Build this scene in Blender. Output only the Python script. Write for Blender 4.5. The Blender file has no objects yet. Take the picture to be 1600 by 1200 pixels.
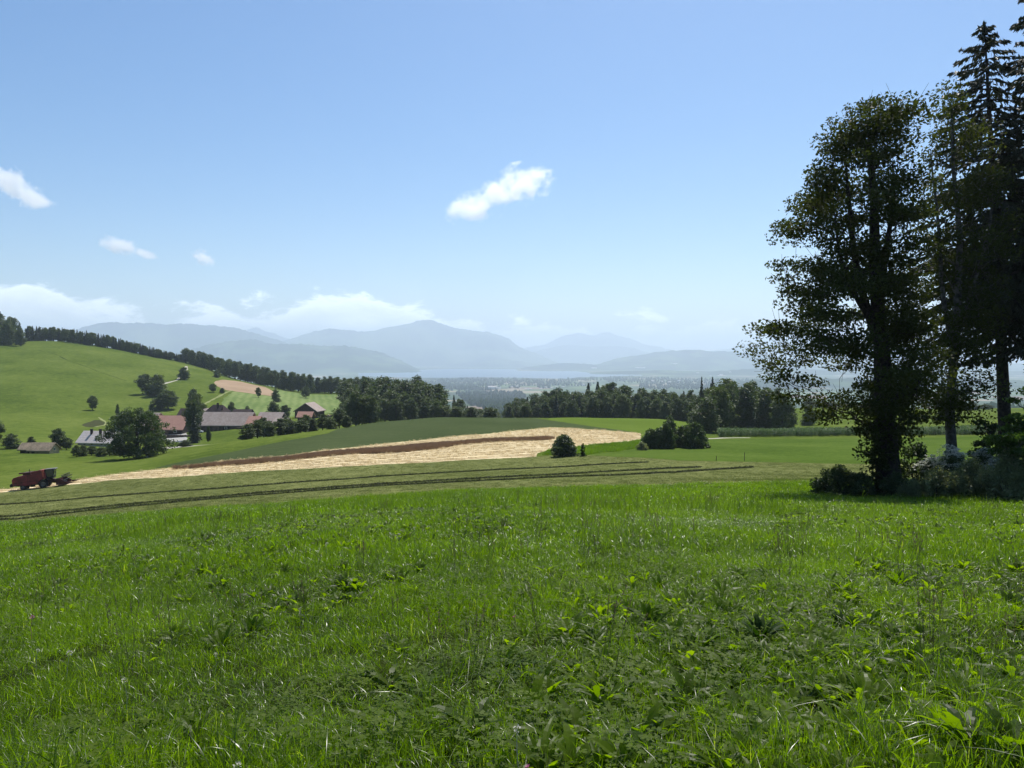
import bpy, math, random
import numpy as np
from mathutils import Vector, Matrix
from mathutils.geometry import delaunay_2d_cdt

S = bpy.context.scene
COL = S.collection
R = math.radians

# ------------------------------------------------------------------ camera
FPX = 1202.0                      # focal length in pixels of a 1600 px wide frame
PITCH = math.atan(45 / FPX)       # looking slightly down
CZ = 1.65
cam_d = bpy.data.cameras.new('camera')
cam_d.sensor_width = 36.0
cam_d.lens = 36.0 * FPX / 1600.0
cam_d.clip_start = 0.05
cam_d.clip_end = 200000.0
cam = bpy.data.objects.new('camera', cam_d)
COL.objects.link(cam)
cam.location = (0, 0, CZ)
cam.rotation_euler = (math.pi / 2 - PITCH, 0, 0)
S.camera = cam

# ------------------------------------------------------------------ light, sky, exposure
SUN_AZ = R(20)      # to the right of the view direction
SUN_EL = R(60)
HAZE_D = 9.0e-5
HAZE_TOP = 985.0
world = bpy.data.worlds.new('World')
S.world = world
world.use_nodes = True
sun_d = bpy.data.lights.new('sun', 'SUN')
sun_d.energy = 5.0
sun_d.angle = R(0.53)
sun_d.color = (1.0, 0.96, 0.90)
sun = bpy.data.objects.new('sun', sun_d)
COL.objects.link(sun)
sdir = Vector((math.sin(SUN_AZ) * math.cos(SUN_EL), math.cos(SUN_AZ) * math.cos(SUN_EL), math.sin(SUN_EL)))
sun.rotation_euler = sdir.to_track_quat('Z', 'Y').to_euler()
sun.location = (60, 60, 200)
S.view_settings.view_transform = 'Standard'
S.view_settings.look = 'None'
S.view_settings.gamma = 1
S.view_settings.exposure = 0.42
cy = S.cycles
cy.max_bounces = 6
cy.diffuse_bounces = 2
cy.glossy_bounces = 2
cy.transmission_bounces = 4
cy.transparent_max_bounces = 8
cy.volume_bounces = 4
cy.caustics_reflective = False
cy.caustics_refractive = False
cy.sample_clamp_indirect = 4
cy.use_denoising = True
cy.denoiser = 'OPENIMAGEDENOISE'
cy.denoising_input_passes = 'RGB_ALBEDO_NORMAL'
cy.use_adaptive_sampling = False
S.render.film_transparent = False


def nd(nt, kind, x=0, **kw):
    n = nt.nodes.new(kind)
    for k, v in kw.items():
        if k.startswith('i_'):
            n.inputs[k[2:].replace('_', ' ')].default_value = v
        else:
            setattr(n, k, v)
    return n


def math_n(nt, op, a, b=None, clamp=False):
    n = nt.nodes.new('ShaderNodeMath')
    n.operation = op
    n.use_clamp = clamp
    for i, v in enumerate((a, b)):
        if v is None:
            continue
        if isinstance(v, (int, float)):
            n.inputs[i].default_value = v
        else:
            nt.links.new(v, n.inputs[i])
    return n.outputs[0]


def smooth_n(nt, v, lo, hi, a=0.0, b=1.0):
    n = nt.nodes.new('ShaderNodeMapRange')
    n.interpolation_type = 'SMOOTHSTEP'
    nt.links.new(v, n.inputs['Value'])
    n.inputs['From Min'].default_value = lo
    n.inputs['From Max'].default_value = hi
    n.inputs['To Min'].default_value = a
    n.inputs['To Max'].default_value = b
    return n.outputs[0]


def pix_dir(px, py):
    u = (px - 800) / FPX
    v = (600 - py) / FPX
    return np.array([u, math.cos(PITCH) + v * math.sin(PITCH), v * math.cos(PITCH) - math.sin(PITCH)])


def build_world():
    nt = world.node_tree
    nt.nodes.clear()
    out = nt.nodes.new('ShaderNodeOutputWorld')
    bg = nt.nodes.new('ShaderNodeBackground')
    sky = nt.nodes.new('ShaderNodeTexSky')
    sky.sky_type = 'NISHITA'
    sky.sun_disc = False
    sky.sun_elevation = SUN_EL
    sky.sun_rotation = SUN_AZ
    sky.altitude = 600
    sky.air_density = 1.0
    sky.dust_density = 0.8
    sky.ozone_density = 1.6
    bg.inputs['Strength'].default_value = 0.092
    hs = nt.nodes.new('ShaderNodeHueSaturation')
    hs.inputs['Saturation'].default_value = 1.34
    nt.links.new(sky.outputs[0], hs.inputs['Color'])
    tc = nt.nodes.new('ShaderNodeTexCoord')
    sep = nt.nodes.new('ShaderNodeSeparateXYZ')
    nt.links.new(tc.outputs['Generated'], sep.inputs[0])
    # the bank of far cumulus low over the mountains, as a function of azimuth and elevation
    az = math_n(nt, 'ARCTAN2', sep.outputs[0], sep.outputs[1])
    el = math_n(nt, 'ARCSINE', sep.outputs[2])
    comb = nt.nodes.new('ShaderNodeCombineXYZ')
    nt.links.new(az, comb.inputs[0])
    nt.links.new(math_n(nt, 'MULTIPLY', el, 2.2), comb.inputs[1])
    n1 = nd(nt, 'ShaderNodeTexNoise', i_Scale=13.0, i_Detail=10.0, i_Roughness=0.62)
    n1.inputs['Distortion'].default_value = 0.25
    nt.links.new(comb.outputs[0], n1.inputs['Vector'])
    n2 = nd(nt, 'ShaderNodeTexNoise', i_Scale=3.2, i_Detail=2.0)
    nt.links.new(comb.outputs[0], n2.inputs['Vector'])
    f = math_n(nt, 'ADD', math_n(nt, 'MULTIPLY', n1.outputs['Fac'], 1.6), math_n(nt, 'MULTIPLY', n2.outputs['Fac'], 1.1))
    # highest over the left, thinner to the right
    left_bank = smooth_n(nt, az, -0.58, -0.44, R(1.5), 0.0)
    mid_bank = math_n(nt, 'MULTIPLY', smooth_n(nt, az, -0.31, -0.24), smooth_n(nt, az, -0.10, 0.0, R(1.0), 0.0))
    topel = math_n(nt, 'ADD', R(3.25), math_n(nt, 'ADD', left_bank, mid_bank))
    rel = math_n(nt, 'SUBTRACT', topel, el)
    m = math_n(nt, 'ADD', math_n(nt, 'MULTIPLY', rel, 11.0), f)
    mask = smooth_n(nt, m, 1.40, 1.60)
    low = smooth_n(nt, el, R(0.2), R(2.6), 0.6, 1.0)
    fade = smooth_n(nt, az, 0.02, 0.42, 1.0, 0.16)
    mask = math_n(nt, 'MULTIPLY', math_n(nt, 'MULTIPLY', mask, low), fade)
    mask = math_n(nt, 'MULTIPLY', mask, 0.5)
    back = smooth_n(nt, sep.outputs[1], -0.1, 0.2)
    mask = math_n(nt, 'MULTIPLY', mask, back)
    # tops brighter than the hazy bodies
    edge = smooth_n(nt, m, 1.42, 2.1, 1.0, 0.62)
    ccol = nt.nodes.new('ShaderNodeVectorMath')
    ccol.operation = 'SCALE'
    ccol.inputs[0].default_value = (22.0, 22.5, 23.0)
    nt.links.new(edge, ccol.inputs['Scale'])
    mix = nt.nodes.new('ShaderNodeMix')
    mix.data_type = 'RGBA'
    nt.links.new(mask, mix.inputs[0])
    nt.links.new(hs.outputs[0], mix.inputs[6])
    nt.links.new(ccol.outputs[0], mix.inputs[7])
    nt.links.new(mix.outputs[2], bg.inputs['Color'])
    nt.links.new(bg.outputs[0], out.inputs[0])
    world.cycles.sampling_method = 'MANUAL'
    world.cycles.sample_map_resolution = 1024


build_world()

# ------------------------------------------------------------------ generic helpers
rng = np.random.default_rng(7)
random.seed(7)


def tag(o, label=None, cat=None, group=None, kind=None):
    if label: o['label'] = label
    if cat: o['category'] = cat
    if group: o['group'] = group
    if kind: o['kind'] = kind
    return o


def link(o, parent=None):
    COL.objects.link(o)
    if parent is not None:
        o.parent = parent
    return o


def empty(name, loc=(0, 0, 0), rz=0.0):
    o = bpy.data.objects.new(name, None)
    o.empty_display_size = 0.2
    o.location = loc
    o.rotation_euler = (0, 0, rz)
    return link(o)


def np_mesh(name, verts, loops, sizes, mats=None, midx=None, smooth=False):
    me = bpy.data.meshes.new(name)
    verts = np.asarray(verts, dtype=np.float32)
    loops = np.asarray(loops, dtype=np.int32).ravel()
    sizes = np.asarray(sizes, dtype=np.int32)
    me.vertices.add(len(verts))
    me.vertices.foreach_set('co', verts.ravel())
    me.loops.add(len(loops))
    me.loops.foreach_set('vertex_index', loops)
    me.polygons.add(len(sizes))
    starts = np.concatenate([[0], np.cumsum(sizes)[:-1]]).astype(np.int32)
    me.polygons.foreach_set('loop_start', starts)
    if midx is not None:
        me.polygons.foreach_set('material_index', np.asarray(midx, dtype=np.int32))
    if smooth:
        me.polygons.foreach_set('use_smooth', np.ones(len(sizes), dtype=bool))
    for m in (mats or []):
        me.materials.append(m)
    me.update(calc_edges=True)
    return me


class MB:
    """collects faces of mixed size for ONE mesh"""
    def __init__(s):
        s.v = []; s.f = []; s.n = 0

    def add(s, verts, faces):
        verts = [tuple(v) for v in verts]
        s.v += verts
        s.f += [tuple(i + s.n for i in f) for f in faces]
        s.n += len(verts)

    def box(s, x0, x1, y0, y1, z0, z1, M=None):
        vs = [Vector(p) for p in ((x0, y0, z0), (x1, y0, z0), (x1, y1, z0), (x0, y1, z0), (x0, y0, z1), (x1, y0, z1), (x1, y1, z1), (x0, y1, z1))]
        if M is not None: vs = [M @ v for v in vs]
        s.add(vs, [(0, 3, 2, 1), (4, 5, 6, 7), (0, 1, 5, 4), (1, 2, 6, 5), (2, 3, 7, 6), (3, 0, 4, 7)])

    def prism(s, poly, y0, y1, M=None):
        """poly in x,z extruded along y"""
        n = len(poly)
        vs = [Vector((p[0], y0, p[1])) for p in poly] + [Vector((p[0], y1, p[1])) for p in poly]
        if M is not None: vs = [M @ v for v in vs]
        s.add(vs, [tuple(range(n)), tuple(range(2 * n - 1, n - 1, -1))] + [(i, i + n, (i + 1) % n + n, (i + 1) % n) for i in range(n)])

    def tube(s, pts, rad, n=8, cap=True):
        v, f = tube_np(np.array(pts, float), np.array(rad, float), n)
        f = [tuple(q) for q in f]
        if cap:
            k = len(pts)
            f += [tuple(range(n - 1, -1, -1)), tuple(range((k - 1) * n, k * n))]
        s.add(v, f)

    def cyl(s, a, b, r, n=16, r2=None):
        s.tube([a, b], [r, r if r2 is None else r2], n)

    def mesh(s, name, mats):
        me = bpy.data.meshes.new(name)
        me.from_pydata(s.v, [], s.f)
        for m in (mats if isinstance(mats, (list, tuple)) else [mats]): me.materials.append(m)
        me.update()
        return me

    def build(s, name, mat, parent=None):
        return link(bpy.data.objects.new(name, s.mesh(name, mat)), parent)


def tube_np(P, r, n=6):
    k = len(P)
    T = np.gradient(P, axis=0)
    T /= np.linalg.norm(T, axis=1)[:, None] + 1e-9
    ref = np.array([0.0, 0, 1]) if abs(T[0, 2]) < 0.9 else np.array([1.0, 0, 0])
    A = np.cross(T, ref); A /= np.linalg.norm(A, axis=1)[:, None] + 1e-9
    B = np.cross(T, A)
    an = np.arange(n) * 2 * math.pi / n
    V = P[:, None, :] + r[:, None, None] * (A[:, None, :] * np.cos(an)[None, :, None] + B[:, None, :] * np.sin(an)[None, :, None])
    i = np.arange(k - 1)[:, None] * n
    j = np.arange(n)[None, :]
    j2 = (j + 1) % n
    F = np.stack([i + j, i + j2, i + n + j2, i + n + j], axis=-1).reshape(-1, 4)
    return V.reshape(-1, 3), F


# ------------------------------------------------------------------ materials
def rgb(c): return (c[0], c[1], c[2], 1)


MATS = {}


def mat_basic(name, color, rough=0.8, var=0.15, scale=2.0, color2=None, metallic=0.0, bump=0.0, bscale=20, spec=0.3):
    """painted, wooden or stony surfaces: colour mottled by noise in object space"""
    m = bpy.data.materials.new(name); m.use_nodes = True
    nt = m.node_tree
    b = nt.nodes['Principled BSDF']
    b.inputs['Roughness'].default_value = rough
    b.inputs['Metallic'].default_value = metallic
    b.inputs['Specular IOR Level'].default_value = spec
    tc = nt.nodes.new('ShaderNodeTexCoord')
    n = nd(nt, 'ShaderNodeTexNoise', i_Scale=scale, i_Detail=6.0, i_Roughness=0.6)
    nt.links.new(tc.outputs['Object'], n.inputs['Vector'])
    mix = nt.nodes.new('ShaderNodeMix'); mix.data_type = 'RGBA'
    c2 = color2 or tuple(max(0, x * (1 - 2 * var)) for x in color)
    mix.inputs[6].default_value = rgb(c2)
    mix.inputs[7].default_value = rgb(tuple(min(1, x * (1 + var)) for x in color))
    nt.links.new(smooth_n(nt, n.outputs['Fac'], 0.3, 0.7), mix.inputs[0])
    nt.links.new(mix.outputs[2], b.inputs['Base Color'])
    if bump > 0:
        bp = nd(nt, 'ShaderNodeBump', i_Strength=bump, i_Distance=0.05)
        n2 = nd(nt, 'ShaderNodeTexNoise', i_Scale=bscale, i_Detail=4.0)
        nt.links.new(tc.outputs['Object'], n2.inputs['Vector'])
        nt.links.new(n2.outputs['Fac'], bp.inputs['Height'])
        nt.links.new(bp.outputs[0], b.inputs['Normal'])
    MATS[name] = m
    return m


def mat_leaf(name, dark, light, trans=0.45, scale=0.5, rough=0.5, tcol=None, vary=0.35, spec=0.35, third=None, isl=0.35, bright=None):
    """leaves: reflect and let light through; hue varies from plant to plant and clump to clump"""
    m = bpy.data.materials.new(name); m.use_nodes = True
    nt = m.node_tree
    b = nt.nodes['Principled BSDF']
    out = nt.nodes['Material Output']
    b.inputs['Roughness'].default_value = rough
    b.inputs['Specular IOR Level'].default_value = spec
    geo = nt.nodes.new('ShaderNodeNewGeometry')
    oi = nt.nodes.new('ShaderNodeObjectInfo')
    n = nd(nt, 'ShaderNodeTexNoise', i_Scale=scale, i_Detail=3.0)
    nt.links.new(geo.outputs['Position'], n.inputs['Vector'])
    a = math_n(nt, 'ADD', math_n(nt, 'MULTIPLY', smooth_n(nt, n.outputs['Fac'], 0.3, 0.7), 0.5),
               math_n(nt, 'MULTIPLY', oi.outputs['Random'], vary))
    a = math_n(nt, 'ADD', a, math_n(nt, 'MULTIPLY', geo.outputs['Random Per Island'], isl), clamp=True)
    mix = nt.nodes.new('ShaderNodeMix'); mix.data_type = 'RGBA'
    mix.inputs[6].default_value = rgb(dark)
    mix.inputs[7].default_value = rgb(light)
    nt.links.new(a, mix.inputs[0])
    col = mix.outputs[2]
    if bright:   # a share of the leaves in a brighter green
        mx = nt.nodes.new('ShaderNodeMix'); mx.data_type = 'RGBA'
        mx.inputs[7].default_value = rgb(bright[0])
        nt.links.new(col, mx.inputs[6])
        nt.links.new(math_n(nt, 'LESS_THAN', geo.outputs['Random Per Island'], bright[1]), mx.inputs[0])
        col = mx.outputs[2]
    if third:   # a share of the leaves dry or pale; on meadow grass painted glints too
        mx = nt.nodes.new('ShaderNodeMix'); mx.data_type = 'RGBA'
        mx.inputs[7].default_value = rgb(third[0])
        nt.links.new(col, mx.inputs[6])
        nt.links.new(math_n(nt, 'GREATER_THAN', geo.outputs['Random Per Island'], 1 - third[1]), mx.inputs[0])
        col = mx.outputs[2]
    nt.links.new(col, b.inputs['Base Color'])
    tr = nt.nodes.new('ShaderNodeBsdfTranslucent')
    tint = nt.nodes.new('ShaderNodeMix'); tint.data_type = 'RGBA'; tint.blend_type = 'MULTIPLY'
    tint.inputs[0].default_value = 1.0
    nt.links.new(col, tint.inputs[6])
    tint.inputs[7].default_value = rgb(tcol or (1.9, 2.0, 0.7))
    nt.links.new(tint.outputs[2], tr.inputs[0])
    ms = nt.nodes.new('ShaderNodeMixShader'); ms.inputs[0].default_value = trans
    nt.links.new(b.outputs[0], ms.inputs[1]); nt.links.new(tr.outputs[0], ms.inputs[2])
    nt.links.new(ms.outputs[0], out.inputs['Surface'])
    MATS[name] = m
    return m


def mat_field(name, stops, s1=0.05, s2=1.2, rough=0.9, bump=0.6, stripe=None, fine=9.0, dist=0.15):
    """a field seen from afar: stops = dark, mid, light; noise at three scales; optional stripes (angle, width m, strength, colour)"""
    m = bpy.data.materials.new(name); m.use_nodes = True
    nt = m.node_tree
    b = nt.nodes['Principled BSDF']
    b.inputs['Roughness'].default_value = rough
    b.inputs['Specular IOR Level'].default_value = 0.0
    geo = nt.nodes.new('ShaderNodeNewGeometry')
    pos = geo.outputs['Position']
    na = nd(nt, 'ShaderNodeTexNoise', i_Scale=s1, i_Detail=7.0, i_Roughness=0.62)
    nb = nd(nt, 'ShaderNodeTexNoise', i_Scale=s2, i_Detail=5.0, i_Roughness=0.65)
    nc = nd(nt, 'ShaderNodeTexNoise', i_Scale=fine, i_Detail=3.0)
    for n in (na, nb, nc): nt.links.new(pos, n.inputs['Vector'])
    f = math_n(nt, 'ADD', math_n(nt, 'MULTIPLY', na.outputs['Fac'], 0.40), math_n(nt, 'MULTIPLY', nb.outputs['Fac'], 0.35))
    f = math_n(nt, 'ADD', f, math_n(nt, 'MULTIPLY', nc.outputs['Fac'], 0.25))
    if stripe:
        ang, wid, stg = stripe
        mp = nt.nodes.new('ShaderNodeMapping')
        mp.inputs['Rotation'].default_value = (0, 0, ang)
        nt.links.new(pos, mp.inputs['Vector'])
        wv = nd(nt, 'ShaderNodeTexWave', i_Scale=0.314 / wid, i_Distortion=3.5, i_Detail=2.0)
        wv.inputs['Detail Scale'].default_value = 0.8
        nt.links.new(mp.outputs[0], wv.inputs['Vector'])
        f = math_n(nt, 'ADD', f, math_n(nt, 'MULTIPLY', math_n(nt, 'SUBTRACT', wv.outputs['Fac'], 0.5), stg))
    cr = nt.nodes.new('ShaderNodeValToRGB')
    nt.links.new(f, cr.inputs[0])
    e = cr.color_ramp.elements
    e[0].position = 0.41; e[0].color = rgb(stops[0])
    e[1].position = 0.60; e[1].color = rgb(stops[2])
    k = e.new(0.5); k.color = rgb(stops[1])
    nt.links.new(cr.outputs[0], b.inputs['Base Color'])
    bp = nd(nt, 'ShaderNodeBump', i_Strength=bump, i_Distance=dist)
    nt.links.new(f, bp.inputs['Height'])
    nt.links.new(bp.outputs[0], b.inputs['Normal'])
    MATS[name] = m
    return m


# ------------------------------------------------------------------ terrain height
def zpix(px, py, Y):
    d = pix_dir(px, py)
    return CZ + Y * d[2] / d[1]


ZF = [(1500, -135), (2500, -172), (4000, -215), (6500, -247), (8000, -250), (8600, -257), (14000, -257), (70000, -257)]
TAB = {   # per picture column: (distance, row at which that ground lies)
    -300: [(12, 910), (20, 872), (35, 845), (60, 826), (85, 806), (110, 790), (135, 778), (160, 755), (200, 730), (250, 704), (320, 668), (400, 630), (500, 582), (600, 548), (700, 526), (780, 518), (850, 512), (1000, 530)],
    0: [(12, 900), (20, 862), (35, 836), (60, 817), (85, 797), (110, 781), (135, 769), (160, 748), (200, 724), (250, 701), (320, 672), (400, 643), (500, 600), (600, 566), (700, 540), (780, 532), (850, 532), (1000, 560)],
    100: [(12, 892), (20, 853), (35, 826), (60, 808), (85, 789), (110, 774), (135, 760), (160, 740), (200, 722), (250, 704), (320, 681), (400, 648), (500, 608), (600, 572), (700, 543), (780, 533), (850, 536), (1000, 570)],
    200: [(12, 885), (20, 845), (35, 818), (60, 801), (85, 782), (110, 765), (135, 748), (160, 731), (200, 717), (250, 706), (320, 686), (400, 655), (500, 618), (600, 584), (700, 557), (780, 549), (850, 556), (1000, 590)],
    300: [(12, 877), (20, 837), (35, 810), (60, 794), (85, 774), (110, 756), (135, 740), (160, 721), (200, 701), (240, 696), (280, 690), (320, 681), (400, 655), (500, 620), (600, 592), (700, 575), (780, 567), (850, 575), (1000, 610)],
    400: [(12, 868), (20, 828), (35, 802), (60, 787), (85, 767), (110, 749), (135, 733), (160, 712), (200, 687), (240, 687), (280, 681), (320, 671), (400, 652), (500, 626), (600, 606), (700, 600), (800, 606), (1000, 640)],
    500: [(12, 860), (20, 820), (35, 796), (60, 781), (85, 761), (110, 743), (130, 730), (155, 708), (205, 674), (245, 677), (290, 673), (340, 664), (400, 651), (500, 633), (600, 619), (700, 613), (800, 625), (1000, 650)],
    600: [(12, 854), (20, 813), (35, 790), (60, 774), (85, 754), (110, 737), (130, 724), (155, 703), (185, 684), (225, 660), (265, 666), (320, 662), (400, 651), (500, 634), (600, 618), (700, 614), (800, 630), (1000, 655)],
    700: [(12, 849), (20, 808), (35, 785), (60, 768), (85, 750), (110, 733), (128, 720), (150, 702), (180, 683), (230, 653), (275, 660), (350, 660), (450, 650), (600, 648), (800, 660), (1000, 672)],
    800: [(12, 845), (20, 804), (35, 780), (60, 764), (85, 746), (110, 729), (130, 716), (150, 700), (180, 681), (210, 666), (245, 653), (300, 662), (400, 664), (600, 676), (800, 682), (1000, 686)],
    900: [(12, 844), (20, 803), (35, 778), (60, 761), (85, 742), (110, 724), (130, 711), (150, 700), (180, 682), (210, 669), (260, 653), (310, 660), (400, 660), (600, 672), (800, 680), (1000, 684)],
    1000: [(12, 844), (20, 803), (35, 776), (60, 758), (85, 738), (110, 720), (130, 711), (150, 701), (180, 686), (210, 672), (240, 661), (270, 654), (320, 660), (400, 660), (600, 668), (800, 676), (1000, 682)],
    1100: [(12, 845), (20, 803), (35, 775), (50, 756), (65, 749), (85, 737), (110, 721), (140, 704), (170, 692), (200, 683), (240, 671), (280, 662), (330, 662), (400, 658), (600, 660), (800, 670), (1000, 680)],
    1200: [(12, 847), (20, 805), (35, 774), (48, 755), (65, 748), (85, 738), (110, 722), (150, 702), (200, 684), (240, 677), (290, 669), (340, 658), (400, 645), (440, 639), (520, 645), (700, 655), (1000, 665)],
    1300: [(12, 849), (20, 808), (35, 773), (46, 755), (65, 746), (85, 738), (110, 724), (150, 702), (200, 683), (250, 674), (300, 663), (360, 652), (420, 643), (480, 636), (560, 642), (700, 650), (1000, 655)],
    1450: [(12, 852), (20, 810), (35, 772), (46, 754), (65, 744), (85, 735), (110, 722), (150, 700), (200, 682), (250, 671), (300, 662), (400, 648), (500, 640), (600, 640), (700, 645), (1000, 645)],
    1600: [(12, 856), (20, 812), (35, 772), (46, 752), (65, 740), (85, 730), (110, 715), (150, 695), (200, 678), (250, 666), (300, 657), (400, 645), (500, 638), (600, 638), (700, 640), (1000, 640)],
    1950: [(12, 860), (20, 812), (35, 768), (46, 746), (65, 730), (85, 718), (110, 703), (150, 685), (200, 668), (250, 656), (300, 647), (400, 637), (500, 632), (600, 632), (700, 634), (1000, 635)],
}


def pchip(x, y, xi):
    x = np.asarray(x, float); y = np.asarray(y, float)
    h = np.diff(x); d = np.diff(y) / h
    m = np.zeros_like(y)
    m[0] = d[0]; m[-1] = d[-1]
    for i in range(1, len(x) - 1):
        if d[i - 1] * d[i] > 0:
            w1 = 2 * h[i] + h[i - 1]; w2 = h[i] + 2 * h[i - 1]
            m[i] = (w1 + w2) / (w1 / d[i - 1] + w2 / d[i])
    k = np.clip(np.searchsorted(x, xi) - 1, 0, len(x) - 2)
    t = (xi - x[k]) / h[k]
    t2, t3 = t * t, t * t * t
    return (2 * t3 - 3 * t2 + 1) * y[k] + (t3 - 2 * t2 + t) * h[k] * m[k] + (-2 * t3 + 3 * t2) * y[k + 1] + (t3 - t2) * h[k] * m[k + 1]


LY = np.linspace(math.log(3), math.log(70000), 420)
cols = sorted(TAB)
CU = np.array([(c - 800) / FPX for c in cols])
G = []
for c in cols:
    pts = [(3.0, 0.0 + (c - 800) / 800 * 0.10)] + [(Y, zpix(c, py, Y)) for Y, py in TAB[c]] + ZF
    G.append(pchip([math.log(p[0]) for p in pts], [p[1] for p in pts], LY))
G = np.array(G)
FU = np.linspace(CU[0], CU[-1], 260)
HG = np.stack([pchip(CU, G[:, j], FU) for j in range(len(LY))], axis=1)     # u x logY
# soften the facets a little
for _ in range(3):
    HG[1:-1] = 0.25 * HG[:-2] + 0.5 * HG[1:-1] + 0.25 * HG[2:]


def h0(X, Y):
    X = np.asarray(X, float); Y = np.asarray(Y, float)
    Yc = np.maximum(np.nan_to_num(Y), 3.0)
    u = np.clip(X / Yc, FU[0], FU[-1] - 1e-6)
    a = (u - FU[0]) / (FU[1] - FU[0]); b = (np.log(Yc) - LY[0]) / (LY[1] - LY[0])
    b = np.clip(b, 0, len(LY) - 1.001)
    i = np.clip(a.astype(int), 0, len(FU) - 2); j = b.astype(int)
    fa, fb = a - i, b - j
    z = (HG[i, j] * (1 - fa) + HG[i + 1, j] * fa) * (1 - fb) + (HG[i, j + 1] * (1 - fa) + HG[i + 1, j + 1] * fa) * fb
    z = z + np.maximum(3.0 - Y, 0) * 0.06
    return z


def hz(X, Y):
    z = h0(X, Y)
    X = np.asarray(X, float); Y = np.asarray(Y, float)
    a = np.clip(Y / 25.0, 0.05, 1.0)
    n = 0.035 * np.sin(X * 1.3 + 0.7 * np.sin(Y * 0.9)) * np.cos(Y * 1.1 + X * 0.3) * (Y < 70)
    n = n + 0.10 * a * np.sin(X * 0.11 + 1.3) * np.sin(Y * 0.09 + 0.4 + X * 0.03) + 0.05 * a * np.sin(X * 0.31 + Y * 0.17)
    return z + n


def H(X, Y): return float(hz(X, Y))


def hit(px, py, y0=4.0, y1=7800.0):
    """ground point met by the sight line; where it passes over a crest, the point it comes closest to"""
    d = pix_dir(px, py)
    Y = np.exp(np.linspace(math.log(y0), math.log(y1), 6000))
    X = Y * d[0] / d[1]
    gap = (CZ + Y * d[2] / d[1]) - hz(X, Y)
    k = np.argmax(gap < 0)
    if gap[k] >= 0: k = int(np.argmin(gap / Y))
    return float(X[k]), float(Y[k])


def at(px, Y, z=None):
    d = pix_dir(px, 640)
    return Y * d[0] / d[1]


def proj(X, Y, Z):
    dx, dy, dz = X, Y, Z - CZ
    f = dy * math.cos(PITCH) - dz * math.sin(PITCH)
    v = dy * math.sin(PITCH) + dz * math.cos(PITCH)
    return 800 + FPX * dx / f, 600 - FPX * v / f


# ------------------------------------------------------------------ the fields, traced on the ground
def densify(pts, closed=True, step=0.012, jit=0.0):
    out = []
    n = len(pts)
    for i in range(n if closed else n - 1):
        a = np.array(pts[i], float); b = np.array(pts[(i + 1) % n], float)
        L = np.linalg.norm(b - a); k = max(1, int(L / (step * max(20, 0.5 * (a[1] + b[1])))))
        for q in range(k):
            out.append(tuple(a + (b - a) * q / k))
    return out


def poly(pix, y0=4.0, y1=1200.0):
    return [hit(px, py, y0, y1) if len_ == 2 else (at(px, py), py) for px, py, len_ in [(p[0], p[1], len(p)) for p in pix]]


# a third element marks a point given by its distance instead of its row
edge_meadow = [(-420, 843), (-200, 830), (0, 816), (130, 808), (250, 800), (400, 790), (500, 783), (600, 775), (700, 768), (800, 764), (900, 761), (1000, 758), (1130, 756), (1270, 754), (1340, 752), (1600, 750), (1760, 748)]
E_M = [hit(x, y, 20, 95) for x, y in edge_meadow]
edge_mown = [(-420, 800), (-200, 785), (0, 770), (100, 758), (240, 747), (400, 736), (560, 728), (680, 722), (794, 716), (857, 712), (916, 711), (1000, 715), (1060, 720), (1120, 721), (1240, 723), (1357, 725), (1600, 716), (1760, 712)]
E_B = [hit(x, y, 60, 190) for x, y in edge_mown]
FIELDS = []     # name, polygon; the first polygon that holds a point owns it
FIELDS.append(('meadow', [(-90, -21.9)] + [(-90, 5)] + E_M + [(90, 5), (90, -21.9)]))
FIELDS.append(('mown_field', E_M + E_B[::-1]))
# stubble: front part, wedge behind the standing wheat, right end
st_front = [(-420, 800), (-200, 785), (0, 770), (100, 758), (240, 747), (400, 736), (560, 728), (680, 722), (794, 716), (837, 714), (840, 708), (857, 703), (880, 700), (916, 696), (1001, 687), (1001, 677), (940, 672), (875, 668), (857, 668), (780, 676), (709, 682), (620, 691), (560, 698), (461, 710), (380, 717), (300, 727), (250, 733), (190, 740), (120, 750), (0, 765), (-200, 779), (-420, 793)]
FIELDS.append(('stubble_field', poly(st_front, 70, 300)))
FIELDS.append(('crop_field', poly([(240, 732), (300, 726), (380, 716.5), (461, 709.5), (560, 697.5), (620, 690.5), (709, 681.5), (780, 675.5), (857, 667.5), (875, 667.5), (940, 671), (1001, 676.4), (930, 667), (858, 656.5)], 100, 300)
               + [(at(800, 262), 262), (at(700, 248), 248), (at(600, 240), 240), (at(540, 225), 225)]
               + poly([(514, 676.6), (471, 685), (400, 698), (337, 711), (270, 724)], 100, 240)))
FIELDS.append(('pale_field', [(at(858, 258), 258)] + poly([(858, 657), (930, 667), (1001, 676.8), (1001, 687), (1005, 690), (1090, 683), (1100, 681)], 120, 300) + [(at(1100, 300), 300), (at(950, 300), 300), (at(858, 290), 290)]))
FIELDS.append(('right_meadow', poly([(1001, 700), (1060, 693), (1120, 687), (1330, 685), (1450, 684), (1600, 679), (1760, 676), (1760, 712), (1600, 716), (1357, 725), (1240, 723), (1120, 721), (1060, 720), (1000, 715), (916, 711)], 60, 260)))
FIELDS.append(('ploughed_field', poly([(334, 597), (340, 594.5), (352, 593.5), (380, 597), (415, 605), (428, 613), (428, 619.5), (400, 616), (372, 612), (352, 609.5), (338, 603)], 350, 900)))
FIELDS.append(('striped_field', poly([(364, 612), (372, 612.4), (400, 616.4), (428, 620), (432, 608), (450, 612), (484, 616), (569, 616), (566, 640), (540, 648), (500, 646), (452, 652), (420, 650), (345, 636), (350, 622)], 330, 900)))
FIELDS.append(('soil_patch', poly([(128, 664), (137, 660), (146, 656.5), (155, 656), (165, 661), (160, 665), (143, 668), (133, 667)], 250, 600)))
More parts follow.
